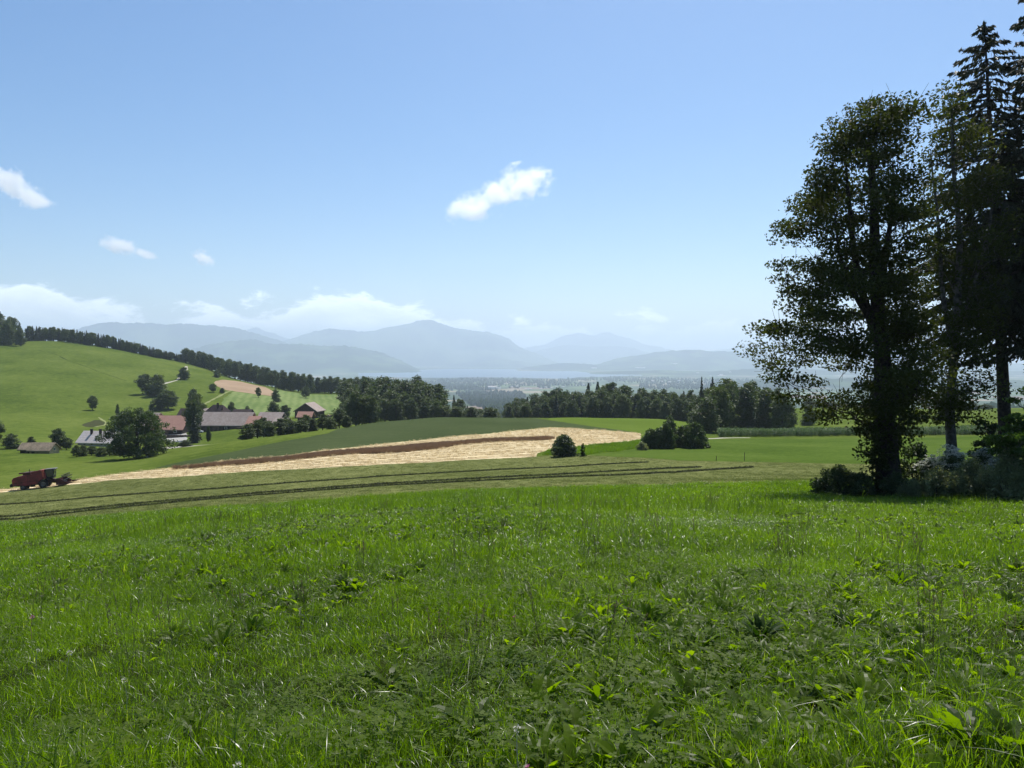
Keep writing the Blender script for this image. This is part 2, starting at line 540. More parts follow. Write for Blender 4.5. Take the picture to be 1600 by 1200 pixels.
FIELDS.append(('farmyard', poly([(232, 674), (292, 673), (292, 691), (262, 690), (232, 688)], 230, 420)))
FIELDS.append(('yard_gravel', poly([(300, 650), (320, 651), (322, 664), (312, 668), (300, 668)], 230, 500)))
# tracks (thin strips)
def strip(pix, w, y0, y1):
    c = [np.array(hit(x, y, y0, y1)) for x, y in pix]
    L, Rr = [], []
    for i, p in enumerate(c):
        t = c[min(i + 1, len(c) - 1)] - c[max(i - 1, 0)]
        t /= np.linalg.norm(t) + 1e-9; nrm = np.array([-t[1], t[0]])
        L.append(tuple(p + nrm * w / 2)); Rr.append(tuple(p - nrm * w / 2))
    return L + Rr[::-1]


TRACKS = [('hill_track', strip([(291, 572), (290.5, 577), (286, 585), (277, 594), (262, 598), (248, 603)], 2.4, 300, 900)),
          ('field_path', strip([(318, 632), (335, 623), (352, 614), (362, 610)], 1.8, 300, 900)),
          ('farm_lane', strip([(250, 700), (275, 699), (300, 697), (322, 695), (345, 694)], 4.5, 215, 420)),
          ('field_path', strip([(154, 652), (160, 656), (167, 661), (164, 664), (150, 667)], 1.2, 250, 600)),
          ('valley_lane', strip([(1098, 685.5), (1130, 684.3), (1172, 684)], 2.4, 120, 300))]
TRACKS.append(('hill_ditch', strip([(60, 547), (75, 550), (92, 556), (110, 565), (126, 570), (142, 576), (160, 583), (178, 589), (196, 595)], 1.0, 300, 900)))
for n_, p_ in TRACKS: FIELDS.insert(3, (n_, p_))

WY = lambda Y: np.sqrt(np.maximum(np.asarray(Y, float), 0) ** 2 + 100.0)
FT = lambda Y: np.log(np.asarray(Y, float) + 30.0)


def in_poly(x, y, P):
    P = np.asarray(P); inside = np.zeros(len(x), bool)
    j = len(P) - 1
    for i in range(len(P)):
        xi, yi, xj, yj = P[i, 0], P[i, 1], P[j, 0], P[j, 1]
        if yi != yj:
            c = ((yi > y) != (yj > y)) & (x < (xj - xi) * (y - yi) / (yj - yi) + xi)
            inside ^= c
        j = i
    return inside


YMAX = 7000.0
F2 = []
pts, edges = [], []
for name, P in FIELDS:
    Q = densify(P)
    q = np.array(Q)
    wob = 0.0009 * q[:, 1] if name not in ('x',) else 0
    q = q + np.stack([wob * np.sin(q[:, 0] * 0.9 + q[:, 1] * 1.7), wob * np.sin(q[:, 0] * 1.3 - q[:, 1] * 0.6)], 1)
    dom = np.stack([q[:, 0] / WY(q[:, 1]), FT(q[:, 1])], 1)
    F2.append((name, dom))
    k = len(pts)
    pts += [Vector((float(a), float(b))) for a, b in dom]
    edges += [(k + i, k + (i + 1) % len(dom)) for i in range(len(dom))]
s_ax = np.linspace(-1.08, 1.08, 170)
t_ax = np.concatenate([np.linspace(float(FT(-22)), float(FT(20)), 30)[:-1], np.linspace(float(FT(20)), float(FT(900)), 170)[:-1], np.linspace(float(FT(900)), float(FT(YMAX)), 40)])
sg, tg = np.meshgrid(s_ax, t_ax)
jx = rng.normal(0, 0.0012, sg.shape); jx[:, [0, -1]] = 0
grid_pts = np.stack([(sg + jx).ravel(), tg.ravel()], 1)
nb_pts = len(pts)
pts += [Vector((float(a), float(b))) for a, b in grid_pts]
v2, e2, f2, *_ = delaunay_2d_cdt(pts, edges, [], 0, 1e-6)
v2 = np.array([(v.x, v.y) for v in v2]); f2 = np.array(f2)
# drop slivers outside the domain
Yv = np.exp(v2[:, 1]) - 30.0
Xv = v2[:, 0] * WY(Yv)
Zv = hz(Xv, Yv)
cen = v2[f2].mean(axis=1)
own = np.full(len(f2), -1)
for i, (name, dom) in enumerate(F2):
    m = in_poly(cen[:, 0], cen[:, 1], dom) & (own < 0)
    own[m] = i
print('terrain', len(v2), len(f2))

GREEN_FAR = ((0.050, 0.078, 0.013), (0.080, 0.112, 0.019), (0.116, 0.146, 0.032))
FM = {
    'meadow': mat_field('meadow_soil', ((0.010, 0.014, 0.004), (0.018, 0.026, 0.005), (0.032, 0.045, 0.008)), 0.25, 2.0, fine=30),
    'mown_field': mat_field('mown_grass', ((0.085, 0.098, 0.032), (0.125, 0.140, 0.046), (0.175, 0.182, 0.070)), 0.06, 1.4, stripe=(R(96), 1.6, 0.16), fine=7),
    'stubble_field': mat_field('straw_stubble', ((0.32, 0.245, 0.135), (0.52, 0.42, 0.25), (0.68, 0.57, 0.36)), 0.10, 1.6, stripe=(R(112), 2.2, 0.55), fine=5, bump=1.0, dist=0.4),
    'crop_field': mat_field('grey_green_crop', ((0.040, 0.056, 0.022), (0.050, 0.068, 0.027), (0.064, 0.082, 0.034)), 0.04, 1.5, stripe=(R(110), 3.0, 0.06), fine=6),
    'pale_field': mat_field('young_grass', ((0.068, 0.105, 0.016), (0.086, 0.128, 0.020), (0.105, 0.148, 0.028)), 0.04, 1.2),
    'right_meadow': mat_field('pasture_right', ((0.046, 0.078, 0.013), (0.064, 0.102, 0.017), (0.088, 0.124, 0.025)), 0.05, 1.0),
    'ploughed_field': mat_field('tan_soil', ((0.24, 0.17, 0.11), (0.29, 0.21, 0.14), (0.34, 0.25, 0.17)), 0.04, 1.5, stripe=(R(60), 3.0, 0.1)),
    'striped_field': mat_field('cut_grass', ((0.10, 0.145, 0.045), (0.135, 0.18, 0.062), (0.18, 0.22, 0.085)), 0.02, 0.5, stripe=(R(-15), 5.0, 0.08)),
    'soil_patch': mat_field('bare_soil', ((0.040, 0.058, 0.016), (0.048, 0.052, 0.024), (0.062, 0.056, 0.034)), 0.35, 1.5),
    'farmyard': mat_field('yard_concrete', ((0.26, 0.25, 0.23), (0.31, 0.30, 0.28), (0.35, 0.34, 0.31)), 0.1, 1.5, bump=0.1),
    'yard_gravel': mat_field('yard_stones', ((0.30, 0.28, 0.24), (0.36, 0.34, 0.30), (0.42, 0.40, 0.35)), 0.1, 1.5, bump=0.2),
    'ground': mat_field('pasture', GREEN_FAR, 0.018, 0.30, fine=1.6),
}
FM['hill_ditch'] = mat_field('rank_grass', ((0.020, 0.034, 0.008), (0.040, 0.062, 0.012), (0.075, 0.105, 0.018)), 0.12, 0.5)
FM['field_path'] = mat_field('grassy_path', ((0.14, 0.17, 0.06), (0.19, 0.21, 0.09), (0.26, 0.26, 0.14)), 0.3, 1.5)
gravel = mat_field('track_gravel', ((0.26, 0.25, 0.20), (0.34, 0.32, 0.26), (0.42, 0.40, 0.34)), 0.2, 1.8, bump=0.2)


def mat_plain():
    """far plain: patchwork of fields"""
    m = bpy.data.materials.new('far_fields'); m.use_nodes = True
    nt = m.node_tree; b = nt.nodes['Principled BSDF']
    b.inputs['Roughness'].default_value = 0.95; b.inputs['Specular IOR Level'].default_value = 0.1
    geo = nt.nodes.new('ShaderNodeNewGeometry')
    mp = nt.nodes.new('ShaderNodeMapping')
    mp.inputs['Scale'].default_value = (1 / 260.0, 1 / 420.0, 0)
    mp.inputs['Rotation'].default_value = (0, 0, 0.5)
    nt.links.new(geo.outputs['Position'], mp.inputs[0])
    vo = nd(nt, 'ShaderNodeTexVoronoi', i_Scale=1.0)
    nt.links.new(mp.outputs[0], vo.inputs['Vector'])
    sp = nt.nodes.new('ShaderNodeSeparateColor')
    nt.links.new(vo.outputs['Color'], sp.inputs[0])
    cr = nt.nodes.new('ShaderNodeValToRGB'); cr.color_ramp.interpolation = 'CONSTANT'
    e = cr.color_ramp.elements
    e[0].position = 0; e[0].color = (0.035, 0.06, 0.018, 1)
    e[1].position = 0.3; e[1].color = (0.06, 0.095, 0.025, 1)
    for p, c in ((0.5, (0.09, 0.13, 0.045)), (0.66, (0.03, 0.05, 0.02)), (0.86, (0.24, 0.20, 0.13)), (0.94, (0.17, 0.125, 0.09))):
        k = e.new(p); k.color = rgb(c)
    nt.links.new(sp.outputs[0], cr.inputs[0])
    nt.links.new(cr.outputs[0], b.inputs['Base Color'])
    return m


FAR_MAT = mat_plain()


def terrain_piece(name, faces, mat):
    used, inv = np.unique(faces.ravel(), return_inverse=True)
    V = np.stack([Xv[used], Yv[used], Zv[used]], 1)
    me = np_mesh(name, V, inv.reshape(faces.shape), np.full(len(faces), 3), [mat], smooth=True)
    o = link(bpy.data.objects.new(name, me))
    return tag(o, kind='structure')


farmask = (own < 0) & (np.exp(cen[:, 1]) - 30 > 1000)
terrain_piece('ground', f2[(own < 0) & ~farmask], FM['ground'])
terrain_piece('valley_plain', f2[farmask], FAR_MAT)
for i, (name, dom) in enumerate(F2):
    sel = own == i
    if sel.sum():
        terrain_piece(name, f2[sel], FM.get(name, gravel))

# the plain beyond, to the horizon, and the lake on it
mb = MB()
ys = [YMAX, 7600, 8000, 8300, 8600, 9500, 12000, 16000, 24000, 40000, 64000]
ss = np.linspace(-1.08, 1.08, 60)
V, F = [], []
for y in ys:
    for s in ss:
        X = s * float(WY(y)); V.append((X, y, H(X, y)))
for j in range(len(ys) - 1):
    for i in range(len(ss) - 1):
        a = j * len(ss) + i
        F.append((a, a + 1, a + len(ss) + 1, a + len(ss)))
mb.add(V, F)
tag(mb.build('far_plain', FAR_MAT), kind='structure')

LAKE_Z = -252.5


def at_z(px, py, z):
    d = pix_dir(px, py); t = (z - CZ) / d[2]
    return (t * d[0], t * d[1], z)


water = bpy.data.materials.new('lake_water'); water.use_nodes = True
b_ = water.node_tree.nodes['Principled BSDF']
b_.inputs['Base Color'].default_value = (0.03, 0.07, 0.10, 1)
b_.inputs['Roughness'].default_value = 0.30
b_.inputs['IOR'].default_value = 1.33
_nt = water.node_tree
_g = _nt.nodes.new('ShaderNodeNewGeometry')
_n = nd(_nt, 'ShaderNodeTexNoise', i_Scale=0.02, i_Detail=4.0)
_nt.links.new(_g.outputs['Position'], _n.inputs['Vector'])
_b = nd(_nt, 'ShaderNodeBump', i_Strength=0.03, i_Distance=3.0)
_nt.links.new(_n.outputs['Fac'], _b.inputs['Height'])
_nt.links.new(_b.outputs[0], b_.inputs['Normal'])
shore_near = [(560, 588), (640, 590), (700, 590.5), (740, 589.5), (780, 590), (820, 590.5), (860, 591.5), (885, 592), (905, 589.5), (930, 589.3), (960, 587.8), (985, 587.2), (1005, 586.6)]
shore_far = [(1000, 585.5), (960, 585), (930, 584), (915, 581.5), (900, 580), (860, 580), (810, 579.5), (805, 577), (745, 576.2), (690, 576.5), (650, 578), (600, 579), (560, 580)]
lk = [at_z(x, y, LAKE_Z) for x, y in shore_near + shore_far]
me = bpy.data.meshes.new('lake'); me.from_pydata(lk, [], [tuple(range(len(lk)))]); me.materials.append(water); me.update()
tag(link(bpy.data.objects.new('lake', me)), kind='structure')

# ------------------------------------------------------------------ mountains
from mathutils import noise as mn


def mat_mountain(name, patch=0.5, scale=0.0012):
    m = bpy.data.materials.new(name); m.use_nodes = True
    nt = m.node_tree; b = nt.nodes['Principled BSDF']
    b.inputs['Roughness'].default_value = 1.0; b.inputs['Specular IOR Level'].default_value = 0.0
    geo = nt.nodes.new('ShaderNodeNewGeometry')
    n = nd(nt, 'ShaderNodeTexNoise', i_Scale=scale, i_Detail=9.0, i_Roughness=0.6)
    nt.links.new(geo.outputs['Position'], n.inputs['Vector'])
    cr = nt.nodes.new('ShaderNodeValToRGB')
    e = cr.color_ramp.elements
    e[0].position = patch; e[0].color = (0.018, 0.034, 0.016, 1)
    e[1].position = patch + 0.06; e[1].color = (0.06, 0.095, 0.035, 1)
    k = e.new(patch + 0.22); k.color = (0.12, 0.145, 0.07, 1)
    nt.links.new(n.outputs['Fac'], cr.inputs[0])
    nt.links.new(cr.outputs[0], b.inputs['Base Color'])
    return m


M_FOREST = mat_mountain('wooded_slopes', 0.52, 0.0009)
M_HILL = mat_mountain('hill_pastures', 0.50, 0.0016)
M_ALP = mat_mountain('alpine_slopes', 0.48, 0.0005)


def mountain(name, outline, D, T, mat, rough=60.0, seed=0, nu=150, nt_=30, base=-262.0, wood=0.0):
    px = np.array([p[0] for p in outline], float); py = np.array([p[1] for p in outline], float)
    xs = np.linspace(px[0], px[-1], nu)
    V = []
    for i, x in enumerate(xs):
        crest = zpix(x, float(pchip(px, py, np.array([x]))[0]), D)
        for j in range(nt_):
            t = -1 + 2 * j / (nt_ - 1)
            w = max(0.0, 1 - abs(t)) ** 1.15
            n = mn.fractal(Vector((x * D / FPX / (T * 0.5), t * 2.2 + seed * 7.3, seed * 3.1)), 0.9, 2.0, 6)
            tt = t + 0.16 * n * (1 - abs(t))
            Y = D + tt * T
            u = (x - 800) / FPX / math.cos(PITCH)
            n2 = mn.fractal(Vector((x * 0.02 + seed, t * 3.0, seed * 5.7)), 0.8, 2.0, 5)
            jag = mn.noise(Vector((x * 0.45 + 11 * seed, 0.3, 0.7))) * wood * (1 if abs(t) < 0.06 else 0.4)
            z = base + (crest - base) * w + rough * n2 * w * (abs(t) > 0.02) * (1 - w * 0.85) + jag * w
            V.append((u * Y, Y, z))
    V = np.array(V)
    i = np.arange(nu - 1)[:, None] * nt_; j = np.arange(nt_ - 1)[None, :]
    F = np.stack([i + j, i + nt_ + j, i + nt_ + j + 1, i + j + 1], -1).reshape(-1, 4)
    me = np_mesh(name, V, F, np.full(len(F), 4), [mat], smooth=True)
    return tag(link(bpy.data.objects.new(name, me)), kind='structure')


mountain('hill', [(200, 585), (240, 562), (300, 545), (330, 536), (370, 531), (398, 528), (415, 532), (432, 534.5), (470, 535), (500, 537), (560, 541), (590, 549), (620, 561), (645, 573), (665, 582)], 13000, 2000, M_HILL, 110, 1, wood=22)
mountain('mountain', [(60, 560), (100, 524), (132, 509), (150, 505), (175, 503), (200, 504), (230, 503), (262, 505), (290, 503.5), (330, 506), (360, 510), (400, 519), (430, 528), (470, 545), (520, 570)], 17000, 2600, M_FOREST, 230, 2, wood=25)
mountain('mountain', [(400, 575), (430, 535), (455, 527), (480, 519), (500, 514), (520, 511.5), (545, 514), (575, 514.5), (600, 512), (622, 507), (640, 503), (656, 499.5), (668, 499), (684, 503), (705, 508), (735, 511), (758, 517), (775, 523), (792, 528), (805, 537), (822, 545), (840, 553), (860, 563), (905, 577)], 20500, 3000, M_ALP, 380, 3, wood=30)
mountain('mountain', [(340, 560), (372, 527), (390, 514), (400, 511), (415, 517), (440, 524), (480, 532), (540, 560)], 27000, 2200, M_ALP, 450, 4)
mountain('mountain', [(790, 570), (830, 551), (855, 544), (875, 540), (900, 538), (930, 540), (955, 540), (985, 543), (1015, 551), (1080, 570)], 25000, 2000, M_FOREST, 260, 5, wood=20)
mountain('mountain', [(780, 556), (820, 546), (850, 537), (880, 524), (905, 519), (925, 521), (945, 517), (962, 521), (985, 529), (1020, 540), (1060, 547), (1110, 546), (1150, 540), (1200, 533), (1240, 529), (1280, 534), (1340, 541), (1400, 536), (1480, 541), (1560, 534), (1700, 545)], 29000, 2200, M_ALP, 500, 6, wood=50)
mountain('hill', [(900, 582), (940, 567), (965, 559), (985, 555.5), (1010, 552), (1035, 548), (1060, 545.5), (1085, 545), (1110, 547), (1140, 548), (1165, 551), (1190, 556), (1240, 563), (1320, 562), (1400, 557), (1480, 560), (1560, 566), (1700, 575)], 15500, 2300, M_HILL, 130, 7, wood=20)
mountain('hill', [(680, 577), (700, 572), (720, 568), (745, 566), (765, 563), (785, 561), (800, 563), (830, 567), (860, 571), (880, 576)], 17500, 900, M_FOREST, 40, 8, wood=14)
mountain('hill', [(805, 581), (820, 574), (850, 570), (880, 567), (915, 568), (950, 572), (985, 571), (1020, 575), (1060, 582)], 14300, 700, M_FOREST, 30, 9, wood=12)
mountain('hill', [(900, 590), (930, 582), (980, 580), (1040, 578), (1100, 580), (1160, 577), (1200, 575), (1260, 577), (1340, 580), (1500, 578), (1700, 584)], 10800, 900, M_HILL, 25, 10, wood=10)
mountain('hill', [(1080, 606), (1120, 598), (1160, 594), (1250, 592), (1400, 590), (1560, 592), (1700, 600)], 6300, 700, M_FOREST, 25, 11, wood=14)
mountain('hill', [(1330, 655), (1400, 640), (1500, 632), (1560, 628), (1640, 630), (1760, 640)], 1500, 260, M_FOREST, 8, 12, base=-150, wood=12)

# ------------------------------------------------------------------ leaves, crowns, trunks
GREENS = {
    'near': mat_leaf('maple_leaves', (0.024, 0.034, 0.010), (0.056, 0.066, 0.018), 0.34, 0.4, tcol=(1.7, 1.8, 0.5), rough=0.6, spec=0.12),
    'near2': mat_leaf('ash_leaves', (0.026, 0.046, 0.014), (0.058, 0.082, 0.022), 0.32, 0.4, tcol=(1.7, 1.8, 0.5)),
    'needle': mat_leaf('spruce_needles', (0.018, 0.026, 0.011), (0.044, 0.050, 0.020), 0.12, 0.5, tcol=(1.5, 1.5, 0.6), rough=0.5),
    'wood': mat_leaf('wood_leaves', (0.026, 0.045, 0.014), (0.074, 0.098, 0.028), 0.28, 0.08, tcol=(1.5, 1.7, 0.6), rough=0.6, vary=0.5),
    'conifer': mat_leaf('conifer_needles', (0.014, 0.024, 0.012), (0.032, 0.048, 0.021), 0.10, 0.1, tcol=(1.4, 1.5, 0.7), rough=0.65),
    'hedge': mat_leaf('hedge_leaves', (0.028, 0.050, 0.015), (0.068, 0.100, 0.028), 0.28, 0.3, tcol=(1.6, 1.8, 0.6), rough=0.55, vary=0.4),
    'shrub': mat_leaf('shrub_leaves', (0.034, 0.054, 0.020), (0.080, 0.105, 0.040), 0.32, 1.5, tcol=(1.6, 1.7, 0.7), rough=0.5, spec=0.3),
    'pale': mat_leaf('pale_leaves', (0.10, 0.13, 0.07), (0.34, 0.38, 0.27), 0.35, 1.0, tcol=(1.2, 1.3, 0.9), rough=0.4, spec=0.5),
    'nettle': mat_leaf('nettle_leaves', (0.11, 0.13, 0.06), (0.26, 0.28, 0.15), 0.4, 1.2, tcol=(1.5, 1.6, 0.8), rough=0.5),
    'beech': mat_leaf('beech_leaves', (0.05, 0.09, 0.02), (0.10, 0.15, 0.035), 0.5, 0.6, tcol=(1.9, 2.2, 0.7), rough=0.45),
}
BARK = mat_basic('bark', (0.050, 0.040, 0.032), 0.95, 0.4, 6.0, bump=0.8, bscale=25)
BARK_G = mat_basic('grey_bark', (0.13, 0.12, 0.105), 0.9, 0.35, 4.0, bump=0.6, bscale=25)


def unit(v): return v / (np.linalg.norm(v, axis=-1, keepdims=True) + 1e-9)


def quads(C, L, W, rng, up=0.4, axis=None):
    n = len(C)
    N = unit(rng.normal(size=(n, 3)) + np.array([0, 0, up]))
    T = unit(rng.normal(size=(n, 3)) if axis is None else axis)
    T = unit(T - N * (T * N).sum(1, keepdims=True)) if axis is None else T
    Bn = unit(np.cross(N, T))
    l = (L * rng.uniform(0.6, 1.3, n))[:, None]; w = (W * rng.uniform(0.6, 1.3, n))[:, None]
    fold = unit(np.cross(T, Bn)) * w * 0.35
    V = np.stack([C - T * l, C + Bn * w + fold, C + T * l, C - Bn * w + fold], 1)
    return V.reshape(-1, 3)


def quad_mesh(name, V, mat):
    n = len(V) // 4
    return np_mesh(name, V, np.arange(4 * n), np.full(n, 4), [mat])


def join_tubes(name, tubes, mat, n=5):
    V, F, k = [], [], 0
    for P, r in tubes:
        v, f = tube_np(np.asarray(P, float), np.asarray(r, float), n if r[0] < 0.15 else max(n, 10))
        V.append(v); F.append(f + k); k += len(v)
    V = np.concatenate(V); F = np.concatenate(F)
    return np_mesh(name, V, F, np.full(len(F), 4), [mat], smooth=True)


def crown_pts(rng, H, cb, rfun, ncl, nper, csz, flat=0.65, inner=0.3, axis=lambda h: (0, 0), seed=0.0, hpow=1.0, shell=2.2):
    hs = rng.uniform(0, 1, ncl * 6) ** hpow
    az = rng.uniform(0, 2 * math.pi, ncl * 6)
    rmax = np.array([rfun(h, a) for h, a in zip(hs, az)])
    keep = rng.uniform(0, rmax.max(), len(hs)) < rmax * 1.0 + 0.05 * rmax.max()
    hs, az, rmax = hs[keep][:ncl], az[keep][:ncl], rmax[keep][:ncl]
    rr = rmax * (inner + (1 - inner) * np.sqrt(rng.uniform(0, 1, len(hs))))
    lob = 1 + 0.16 * np.sin(3 * az + 5 * hs * 3 + seed) + 0.12 * np.sin(5 * az - 9 * hs + 2 * seed)
    rr = np.maximum(rr * lob - csz * 0.4, 0.05)
    ax = np.array([axis(h) for h in hs])
    C = np.stack([ax[:, 0] + rr * np.cos(az), ax[:, 1] + rr * np.sin(az), cb + (H - cb) * hs * (1 - 0.3 * csz / H)], 1)
    sz = csz * rng.uniform(0.6, 1.35, len(hs))
    K = (nper * rng.uniform(0.6, 1.4, len(hs)) * (sz / csz) ** 1.6).astype(int) + 3
    idx = np.repeat(np.arange(len(hs)), K)
    d = unit(rng.normal(size=(len(idx), 3)))
    rad = rng.uniform(0, 1, len(idx)) ** (1 / shell)
    P = C[idx] + d * (rad * sz[idx])[:, None] * np.array([1, 1, flat])
    return C, sz, P


def simple_trunk(rng, H, cb, r, C, nl=8, axis=lambda h: (0, 0), wig=0.15):
    tubes = []
    hs = np.linspace(0, 1, 9)
    zz = hs * H * 0.9
    ph = rng.uniform(0, 6)
    P = np.array([[axis(h)[0] + wig * math.sin(3 * h + ph), axis(h)[1] + wig * math.cos(4 * h + ph), z] for h, z in zip(hs, zz)])
    P[:, :2] -= P[0, :2]
    P[0, 2] = -0.5
    rad = r * (1 - hs) ** 0.9 + 0.03
    rad[0] *= 1.35
    tubes.append((P, rad))
    if len(C):
        for i in rng.choice(len(C), min(nl, len(C)), replace=False):
            c = C[i]
            d = math.hypot(c[0], c[1])
            z0 = max(cb * 0.8, c[2] - 0.9 * d - 0.3)
            z0 = min(z0, H * 0.8)
            k = z0 / (H * 0.9)
            p0 = np.array([np.interp(z0, zz, P[:, 0]), np.interp(z0, zz, P[:, 1]), z0])
            mid = p0 * 0.5 + c * 0.5 + np.array([0, 0, -0.08 * d])
            q = np.array([p0, (p0 + mid) / 2, mid, (mid + c) / 2, c])
            r0 = max(0.04, r * (1 - k) * 0.42)
            tubes.append((q, np.linspace(r0, 0.02, 5)))
    return tubes


def make_tree(name, trunk_mesh, crown_mesh, loc=(0, 0, 0)):
    o = empty(name, loc)
    link(bpy.data.objects.new('trunk', trunk_mesh), o)
    link(bpy.data.objects.new('crown', crown_mesh), o)
    return o


def place(proto, first, loc, rz, sc, label, cat, group=None):
    """the first placing moves the prototype, the later ones copy the thing and each of its parts"""
    if first:
        r = proto
    else:
        r = proto.copy(); COL.objects.link(r)
        for ch in list(proto.children):
            c = ch.copy(); COL.objects.link(c); c.parent = r
    r.location = loc; r.rotation_euler = (0, 0, rz); r.scale = sc
    for k in ('label', 'category', 'group'):
        if k in r: del r[k]
    return tag(r, label, cat, group)


# prototypes of mid-distance trees: unit shapes about 18 m tall
def broadleaf(i):
    g = np.random.default_rng(100 + i)
    Hh = 18.0; shape = i % 4
    if shape == 0: cb, rf = 2.6, lambda h, a: 5.2 * math.sqrt(max(0, 1 - (2 * h - 0.85) ** 2 / 1.45))
    elif shape == 1: cb, rf = 1.5, lambda h, a: 4.6 * (max(0, 1 - h ** 1.6) ** 0.5) * min(1, 0.55 + h * 2)
    elif shape == 2: cb, rf = 3.2, lambda h, a: 4.6 * math.sqrt(max(0, 1 - (2 * h - 1.05) ** 2 / 1.3))
    else: cb, rf = 1.0, lambda h, a: 4.8 * (max(0, 1 - h ** 2.4)) ** 0.6
    C, sz, P = crown_pts(g, Hh, cb, rf, 95, 56, 1.75, 0.8, 0.3, seed=i * 1.7)
    tr = join_tubes('trunk', simple_trunk(g, Hh, cb, 0.36, C, 9), BARK)
    cr = quad_mesh('crown', quads(P, 0.42, 0.28, g, 0.6), GREENS['wood'])
    return tr, cr


def conifer_mesh(g, Hh, R, nlev, nb, cb, mat, L=0.5, W=0.16, droop=0.35, per=14, trunk_r=0.3, axis=None, gap=0.15, bark=BARK, pw=0.85, thin=1.0):
    V, A, tubes = [], [], []
    ax = axis or (lambda h: (0.0, 0.0))
    for k in range(nlev):
        f = (k + g.uniform(-0.3, 0.3)) / nlev
        f = min(max(f, 0), 0.995)
        z = cb + (Hh - cb) * f
        x0, y0 = ax(z / Hh)
        r = R * (1 - f) ** pw * (1.0 if f > 0.12 else 0.75)
        nbr = max(3, int(nb * (0.5 + 0.5 * (1 - f))))
        a0 = g.uniform(0, 6.28)
        for b in range(nbr):
            if g.uniform() < gap: continue
            a = a0 + b * 6.283 / nbr + g.uniform(-0.3, 0.3)
            ln = r * g.uniform(0.55, 1.12) + 0.12
            t = np.linspace(0, 1, 5)
            dz = (0.28 * (f - 0.3) * 1.2) * t * ln - droop * ln * t ** 1.7 + 0.10 * ln * t ** 4
            B = np.stack([x0 + math.cos(a) * ln * t, y0 + math.sin(a) * ln * t, z + dz], 1)
            tubes.append((B, np.linspace(max(0.012, 0.022 * ln), 0.008, 5)))
            n = max(3, int(per * ln / R * 2.2 * thin))
            s = g.uniform(0.08, 1.0, n) ** 0.75
            c = np.stack([np.interp(s, t, B[:, q]) for q in range(3)], 1)
            side = np.array([-math.sin(a), math.cos(a), 0])
            off = g.uniform(-1, 1, n) * ln * 0.27 * (1.05 - s)
            c = c + side * off[:, None] + np.array([0, 0, -1]) * (np.abs(off) * 0.35 + g.uniform(0, 0.25, n) * L)[:, None]
            d = np.array([math.cos(a), math.sin(a), 0]) * g.uniform(0.2, 1, n)[:, None] + side * (np.sign(off) * g.uniform(0.2, 1, n))[:, None] + np.array([0, 0, -1]) * g.uniform(0.1, 1.3, n)[:, None]
            V.append(c); A.append(unit(d))
    n = 40
    V.append(np.stack([np.full(n, ax(1)[0]) + g.normal(0, 0.05, n), np.full(n, ax(1)[1]) + g.normal(0, 0.05, n), Hh - g.uniform(0, 1.0, n)], 1))
    A.append(unit(np.stack([g.normal(0, 0.5, n), g.normal(0, 0.5, n), np.ones(n)], 1)))
    V = np.concatenate(V); A = np.concatenate(A)
    hs = np.linspace(0, 1, 12)
    P = np.array([[ax(h)[0], ax(h)[1], h * Hh] for h in hs]); P[0, 2] = -0.5
    rad = trunk_r * (1 - hs) ** 0.85 + 0.015; rad[0] *= 1.3
    tr = join_tubes('trunk', [(P, rad)] + tubes, bark, 4)
    cr = quad_mesh('crown', quads(V, L * 0.5, W * 0.5, g, 0.3, A), mat)
    return tr, cr


PROTO = {}
for i in range(6):
    t_, c_ = broadleaf(i)
    PROTO['b%d' % i] = [make_tree('broadleaf_tree', t_, c_), True]
for i in range(3):
    g = np.random.default_rng(200 + i)
    t_, c_ = conifer_mesh(g, 20.0, 3.4 + 0.5 * i, 40, 9, 1.0, GREENS['conifer'], 1.1, 0.5, 0.45, 9, 0.3)
    PROTO['c%d' % i] = [make_tree('spruce_tree', t_, c_), True]
PH = {'b': 18.0, 'c': 20.0}


def put(kind, X, Y, hgt, label, cat, group=None, wid=None, rz=None, sink=0.2, r=random):
    p = PROTO[kind]
    s = hgt / PH[kind[0]]
    w = s if wid is None else wid
    o = place(p[0], p[1], (X, Y, H(X, Y) - sink), r.uniform(0, 6.28) if rz is None else rz, (w, w, s), label, cat, group)
    p[1] = False
    return o


ORD1 = ['zeroth', 'first', 'second', 'third', 'fourth', 'fifth', 'sixth', 'seventh', 'eighth', 'ninth', 'tenth', 'eleventh', 'twelfth', 'thirteenth', 'fourteenth', 'fifteenth', 'sixteenth', 'seventeenth', 'eighteenth', 'nineteenth']


def ordinal(n):
    if n < 20: return ORD1[n]
    t = {2: 'twent', 3: 'thirt', 4: 'fort', 5: 'fift', 6: 'sixt', 7: 'sevent'}[n // 10]
    return t + 'ieth' if n % 10 == 0 else t + 'y-' + ORD1[n % 10]


